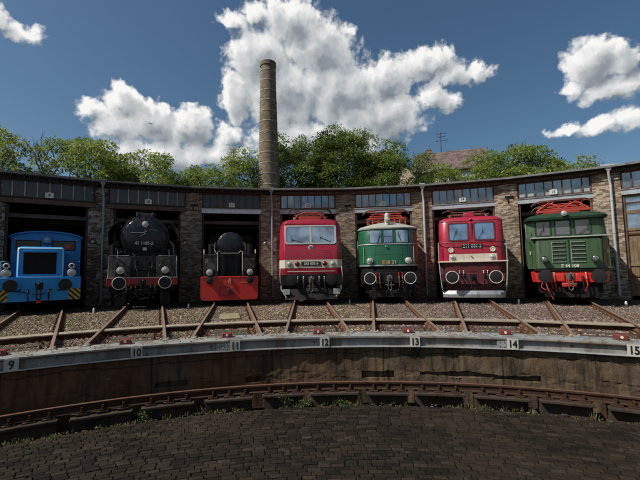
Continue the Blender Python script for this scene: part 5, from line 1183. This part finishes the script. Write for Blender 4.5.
mb = MB()
for _ in range(420):
    a = random.uniform(-.75, .72); R = random.choice((random.uniform(11.35, 11.62), random.uniform(11.1, 11.62))); p = (math.sin(a)*R, math.cos(a)*R, .006); s_ = random.uniform(.006, .024)
    mb.sphere(p, s_, (random.uniform(.7, 1.5), random.uniform(.7, 1.4), .6), 5, 3)
o = mb.build('girder_grit', ground_mat('grit', (.20,.15,.10), (.09,.065,.045), (.30,.25,.19)), loc=RING, smooth=0); o['kind'] = 'stuff'; o['label'] = 'loose grit and pebbles lying on the grey girder'
mb = MB()
for _ in range(500):
    a = random.uniform(-.78, .75); R = 10.36 + abs(random.gauss(0, .12)) if random.random() < .6 else 10.36 - abs(random.gauss(0, .3)); zz_ = Z_PIT + (.0 if R < 10.34 else -.04); s_ = random.uniform(.006, .026 if R > 10.3 else .013)
    mb.sphere((math.sin(a)*R, math.cos(a)*R, zz_), s_, (random.uniform(.7, 1.6), random.uniform(.7, 1.4), .6), 5, 3)
o = mb.build('pit_debris', ground_mat('pit_grit', (.12,.09,.06), (.05,.037,.027), (.20,.165,.12)), loc=RING, smooth=0); o['kind'] = 'stuff'; o['label'] = 'small stones and dirt scattered along the pit edge'
# ------------------------------------------------------------------ ballast (countless stones)
def stone_mat(name, pal):
    m, nt, b = base(name); L = nt.links; oi = nt.nodes.new('ShaderNodeObjectInfo'); v = mapping(nt, (1,1,1)); n_ = len(pal)
    c = ramp(nt, oi.outputs['Random'], [(k/n_, p) for k, p in enumerate(pal)], 'CONSTANT'); geo = nt.nodes.new('ShaderNodeNewGeometry'); big = noise(nt, geo.outputs['Position'], .35, 4, .6)
    c = mix(nt, ramp(nt, big, [(.38, 0), (.62, .7)]), c, mix(nt, .6, c, (.06,.035,.022))); L.new(c, b.inputs['Base Color']); b.inputs['Roughness'].default_value = .9; return m
M_st1 = stone_mat('tan_ballast_stone', [(.20,.14,.088),(.09,.063,.043),(.30,.235,.16),(.05,.036,.026),(.19,.10,.06),(.42,.35,.25),(.07,.05,.037),(.13,.088,.058)])
M_st2 = stone_mat('pinkish_ballast_stone', [(.15,.108,.085),(.075,.054,.044),(.23,.175,.145),(.045,.033,.028),(.15,.085,.065),(.30,.245,.21),(.065,.048,.04),(.11,.075,.06)])
def ballast(name, label, bands, mat, dens, size, seed):
    mb = MB()
    for R0, R1, a0, a1, z in bands: mb.arc([(R0, z), (R1, z)], a0, a1, 60, closed=False)
    o = mb.build(name, mat, loc=RING, smooth=0); o['kind'] = 'stuff'; o['label'] = label
    ng = bpy.data.node_groups.new(name, 'GeometryNodeTree'); ng.interface.new_socket('Geometry', in_out='INPUT', socket_type='NodeSocketGeometry'); ng.interface.new_socket('Geometry', in_out='OUTPUT', socket_type='NodeSocketGeometry')
    A = lambda t: ng.nodes.new(t); L = ng.links; gi = A('NodeGroupInput'); go = A('NodeGroupOutput'); d = A('GeometryNodeDistributePointsOnFaces'); d.inputs['Density'].default_value = dens; d.inputs['Seed'].default_value = seed
    ico = A('GeometryNodeMeshIcoSphere'); ico.inputs['Radius'].default_value = size; ico.inputs['Subdivisions'].default_value = 1
    sm = A('GeometryNodeSetMaterial'); sm.inputs['Material'].default_value = mat; L.new(ico.outputs[0], sm.inputs[0])
    ins = A('GeometryNodeInstanceOnPoints'); rv = A('FunctionNodeRandomValue'); rv.data_type = 'FLOAT_VECTOR'; rv.inputs[0].default_value = (-3.1,)*3; rv.inputs[1].default_value = (3.1,)*3
    sv = A('FunctionNodeRandomValue'); sv.data_type = 'FLOAT_VECTOR'; sv.inputs[0].default_value = (.45,.5,.35); sv.inputs[1].default_value = (1.5,1.3,1.0); sv.inputs['Seed'].default_value = 7
    L.new(gi.outputs[0], d.inputs[0]); L.new(d.outputs[0], ins.inputs['Points']); L.new(sm.outputs[0], ins.inputs['Instance']); L.new(rv.outputs[0], ins.inputs['Rotation']); L.new(sv.outputs[0], ins.inputs['Scale'])
    L.new(ins.outputs[0], go.inputs[0]); md = o.modifiers.new('stones', 'NODES'); md.node_group = ng; return o
ballast('ballast', 'tan gravel between the tracks on the left and centre', [(11.7, 14.08, -.78, .12, Z_IN+.01), (14.5, 21.4, -.78, .12, Z_OUT+.006)], M_st1, 480, .038, 1)
ballast('ballast', 'greyish pink gravel between the tracks on the right', [(11.7, 14.08, .12, .75, Z_IN+.01), (14.5, 21.2, .12, .75, Z_OUT+.006)], M_st2, 480, .038, 2)
ballast('fine_gravel', 'sparse dark gravel on the dark strip by the engines', [(21.2, 24.5, -.75, .72, Z_OUT+.01)], M_dkstone if 'M_dkstone' in globals() else stone_mat('dark_stone', [(.04,.035,.03),(.06,.05,.04),(.03,.027,.025),(.09,.075,.06)]), 160, .03, 3)

# ------------------------------------------------------------------ camera
cam = bpy.data.cameras.new('camera'); co = bpy.data.objects.new('camera', cam); COL.objects.link(co); S.camera = co
yaw, pit, rol, hh, f_ = .0248, .0815, -.0168, 1.4074, 383.05
F0 = Vector((math.sin(yaw), math.cos(yaw), 0)); R0 = Vector((math.cos(yaw), -math.sin(yaw), 0)); U0 = Vector((0,0,1))
Fw = F0*math.cos(pit) + U0*math.sin(pit); Up = -F0*math.sin(pit) + U0*math.cos(pit)
X = R0*math.cos(rol) + Up*math.sin(rol); Y = -R0*math.sin(rol) + Up*math.cos(rol); Z = -Fw
co.matrix_world = Matrix(((X.x, Y.x, Z.x, 0), (X.y, Y.y, Z.y, 0), (X.z, Y.z, Z.z, hh), (0,0,0,1)))
cam.sensor_width = 36; cam.lens = 36*f_/640; cam.clip_end = 6000; cam.clip_start = .05

# ------------------------------------------------------------------ sun and sky
SUN = Vector((-.93, -.33, 0)).normalized(); EL = R_(48)
sd = Vector((SUN.x*math.cos(EL), SUN.y*math.cos(EL), math.sin(EL)))
l = bpy.data.lights.new('sun', 'SUN'); l.energy = 5.0; l.angle = R_(.5); l.color = (1, .95, .87); lo = bpy.data.objects.new('sun', l); COL.objects.link(lo); lo.rotation_euler = sd.to_track_quat('Z', 'Y').to_euler()
w = bpy.data.worlds.new('World'); S.world = w; w.use_nodes = True; nt = w.node_tree; bg = nt.nodes['Background']; L = nt.links
sky = nt.nodes.new('ShaderNodeTexSky'); sky.sky_type = 'NISHITA'; sky.sun_disc = False; sky.sun_elevation = EL; sky.sun_rotation = math.atan2(SUN.x, SUN.y); sky.air_density = 1.0; sky.dust_density = 1.6; sky.ozone_density = 1.6
hs = nt.nodes.new('ShaderNodeHueSaturation'); hs.inputs['Saturation'].default_value = 1.10; L.new(sky.outputs[0], hs.inputs['Color']); skyc = mix(nt, 1.0, hs.outputs[0], (.84,.98,.98), 'MULTIPLY')
BL = [(-39.5,28.6,1.6,1.2),(-37.5,27.7,1.9,1.0),(-30.1,20.7,1.8,1.2),(-26.4,22.1,2.5,2.0),(-22.9,20.4,3.7,2.6),(-26.8,19.6,3.2,2.0),(-17.8,20.4,3.6,2.4),(-12.2,19.8,2.2,1.6),(-20.9,16.7,6.8,2.4),(-14.7,16.7,5.2,1.9),(-10.0,17.7,1.8,.8),
(-11.6,34.2,2.1,1.1),(-8.1,35.0,2.5,1.3),(-2.4,34.3,5.3,2.8),(1.9,31.0,5.3,3.5),(-7.1,29.7,4.9,3.8),(-10.7,24.7,2.4,3.4),(-3.6,25.4,7.4,5.1),(4.9,25.3,7.3,4.6),(11.8,27.1,4.4,2.8),(17.8,27.9,4.7,1.8),(23.9,25.9,2.9,1.4),(20.1,22.8,2.5,1.3),(10.9,21.9,6.7,3.3),(1.7,19.3,10.6,3.1),
(21.6,26.6,3.2,1.4),(18.6,24.0,2.4,1.8),(38.0,24.0,2.9,2.6),(41.1,23.5,2.0,2.1),(36.0,22.1,1.4,1.6),(41.5,20.6,2.4,1.7),(38.8,20.7,2.5,1.5),(38.5,16.5,2.8,1.0),(41.6,16.6,2.1,1.1),(35.2,16.9,1.9,.8),(39.0,11.9,1.5,.3)]
tc = nt.nodes.new('ShaderNodeTexCoord'); nrm = nt.nodes.new('ShaderNodeVectorMath'); nrm.operation = 'NORMALIZE'; L.new(tc.outputs['Generated'], nrm.inputs[0])
sp = nt.nodes.new('ShaderNodeSeparateXYZ'); L.new(nrm.outputs[0], sp.inputs[0])
az = mathn(nt, 'MULTIPLY', mathn(nt, 'ARCTAN2', sp.outputs[0], sp.outputs[1]), 57.2958); el = mathn(nt, 'MULTIPLY', mathn(nt, 'ARCSINE', sp.outputs[2]), 57.2958)
cv = nt.nodes.new('ShaderNodeCombineXYZ'); L.new(az, cv.inputs[0]); L.new(el, cv.inputs[1])
def vm(op, a, b):
    n = nt.nodes.new('ShaderNodeVectorMath'); n.operation = op
    for i, v in enumerate((a, b)):
        if v is None: continue
        if isinstance(v, tuple): n.inputs[i].default_value = v
        else: L.new(v, n.inputs[i])
    return n
GR = bpy.data.node_groups.new('cloud_field', 'ShaderNodeTree'); GR.interface.new_socket('P', in_out='INPUT', socket_type='NodeSocketVector'); GR.interface.new_socket('D', in_out='OUTPUT', socket_type='NodeSocketFloat'); GR.interface.new_socket('S', in_out='OUTPUT', socket_type='NodeSocketFloat')
def build_cloud(nt):
    gi = nt.nodes.new('NodeGroupInput'); go = nt.nodes.new('NodeGroupOutput'); L = nt.links
    def vm(op, a, b=None):
        n = nt.nodes.new('ShaderNodeVectorMath'); n.operation = op
        for i, v in enumerate((a, b)):
            if v is None: continue
            if isinstance(v, tuple): n.inputs[i].default_value = v
            else: L.new(v, n.inputs[i])
        return n
    def wn(scale, amp, det):
        t = nt.nodes.new('ShaderNodeTexNoise'); t.inputs['Scale'].default_value = scale; t.inputs['Detail'].default_value = det; t.inputs['Roughness'].default_value = .6; L.new(gi.outputs[0], t.inputs['Vector'])
        return vm('MULTIPLY', vm('SUBTRACT', t.outputs['Color'], (.5,.5,.5)).outputs[0], (amp, amp, 0)).outputs[0]
    P = vm('ADD', gi.outputs[0], wn(.22, 3.2, 2)).outputs[0]; P = vm('ADD', P, wn(.9, 1.5, 4)).outputs[0]
    d = None
    for x, y, rx, ry in BL:
        q = vm('MULTIPLY', vm('SUBTRACT', P, (x, y, 0)).outputs[0], (1/(rx*1.16), 1/(ry*1.16), 0)).outputs[0]; ln = vm('LENGTH', q).outputs['Value']; s = mathn(nt, 'MULTIPLY', mathn(nt, 'SUBTRACT', 1, ln), min(1.0, .35+.25*min(rx, ry)))
        d = s if d is None else mathn(nt, 'SMOOTH_MAX', d, s, .10)
    vo = nt.nodes.new('ShaderNodeTexVoronoi'); vo.feature = 'SMOOTH_F1'; vo.inputs['Scale'].default_value = .55; vo.inputs['Smoothness'].default_value = .35; L.new(P, vo.inputs['Vector'])
    v2 = nt.nodes.new('ShaderNodeTexVoronoi'); v2.feature = 'SMOOTH_F1'; v2.inputs['Scale'].default_value = 1.5; v2.inputs['Smoothness'].default_value = .3; L.new(P, v2.inputs['Vector'])
    fn = nt.nodes.new('ShaderNodeTexNoise'); fn.inputs['Scale'].default_value = 1.3; fn.inputs['Detail'].default_value = 6; fn.inputs['Roughness'].default_value = .6; L.new(gi.outputs[0], fn.inputs['Vector'])
    d = mathn(nt, 'ADD', d, mathn(nt, 'MULTIPLY', mathn(nt, 'SUBTRACT', .42, vo.outputs['Distance']), .42)); ds = mathn(nt, 'ADD', d, mathn(nt, 'MULTIPLY', mathn(nt, 'SUBTRACT', .4, v2.outputs['Distance']), .10)); ds = mathn(nt, 'ADD', ds, mathn(nt, 'MULTIPLY', mathn(nt, 'SUBTRACT', fn.outputs[0], .5), .12)); d = mathn(nt, 'ADD', d, mathn(nt, 'MULTIPLY', mathn(nt, 'SUBTRACT', .4, v2.outputs['Distance']), .15)); d = mathn(nt, 'ADD', d, mathn(nt, 'MULTIPLY', mathn(nt, 'SUBTRACT', fn.outputs[0], .5), .5))
    L.new(d, go.inputs[0]); L.new(ds, go.inputs[1])
build_cloud(GR)
def cf(v): n = nt.nodes.new('ShaderNodeGroup'); n.node_tree = GR; L.new(v, n.inputs[0]); return n.outputs
(d0, s0) = cf(cv.outputs[0]); (_, s1) = cf(vm('ADD', cv.outputs[0], (-.9, 1.3, 0)).outputs[0])
mr = nt.nodes.new('ShaderNodeMapRange'); mr.interpolation_type = 'SMOOTHSTEP'; mr.inputs['From Min'].default_value = -.12; mr.inputs['From Max'].default_value = .26; L.new(d0, mr.inputs['Value'])
lit = mathn(nt, 'ADD', .72, mathn(nt, 'MULTIPLY', mathn(nt, 'SUBTRACT', s0, s1), .80)); lit = mathn(nt, 'SUBTRACT', lit, mathn(nt, 'MULTIPLY', mathn(nt, 'MAXIMUM', mathn(nt, 'SUBTRACT', s0, .25), 0), .55), clamp=True)
CB = .96/.074
cc = ramp(nt, lit, [(.0, (.16,.19,.22)), (.35, (.26,.29,.325)), (.6, (.46,.49,.51)), (.82, (.68,.69,.70)), (1, (.90,.89,.87))])
cc2 = nt.nodes.new('ShaderNodeVectorMath'); cc2.operation = 'SCALE'; L.new(cc, cc2.inputs[0]); cc2.inputs['Scale'].default_value = CB
fin = mix(nt, mr.outputs[0], skyc, cc2.outputs[0]); L.new(fin, bg.inputs[0]); bg.inputs[1].default_value = .074
# outside the shaped cloud banks: a cheap scatter of loose clouds (also what the windows mirror)
ln_ = noise(nt, cv.outputs[0], .055, 4, .6); far = mathn(nt, 'MULTIPLY', mathn(nt, 'SUBTRACT', mathn(nt, 'ABSOLUTE', az), 50), .06, clamp=True)
lm = mathn(nt, 'MULTIPLY', ramp(nt, ln_, [(.50, 0), (.58, 1)]), mathn(nt, 'MULTIPLY', far, mathn(nt, 'GREATER_THAN', el, 1.0)))
bg2 = nt.nodes.new('ShaderNodeBackground'); bg2.inputs[1].default_value = .074; L.new(mix(nt, lm, skyc, (5.0, 5.1, 5.2)), bg2.inputs[0])
inr = mathn(nt, 'MULTIPLY', mathn(nt, 'LESS_THAN', mathn(nt, 'ABSOLUTE', mathn(nt, 'SUBTRACT', az, 2.0)), 48.0), mathn(nt, 'LESS_THAN', mathn(nt, 'ABSOLUTE', mathn(nt, 'SUBTRACT', el, 24.0)), 16.5))
ms = nt.nodes.new('ShaderNodeMixShader'); L.new(inr, ms.inputs[0]); L.new(bg2.outputs[0], ms.inputs[1]); L.new(bg.outputs[0], ms.inputs[2]); L.new(ms.outputs[0], nt.nodes['World Output'].inputs[0])
w.cycles.sampling_method = 'MANUAL'; w.cycles.sample_map_resolution = 512
S.view_settings.view_transform = 'Standard'; S.view_settings.look = 'None'; S.view_settings.exposure = .12; S.view_settings.gamma = 1; S.view_settings.use_curve_mapping = False
S.cycles.max_bounces = 5; S.cycles.diffuse_bounces = 2; S.cycles.use_adaptive_sampling = True; S.cycles.adaptive_threshold = .03; S.cycles.time_limit = 900; S.cycles.use_denoising = True
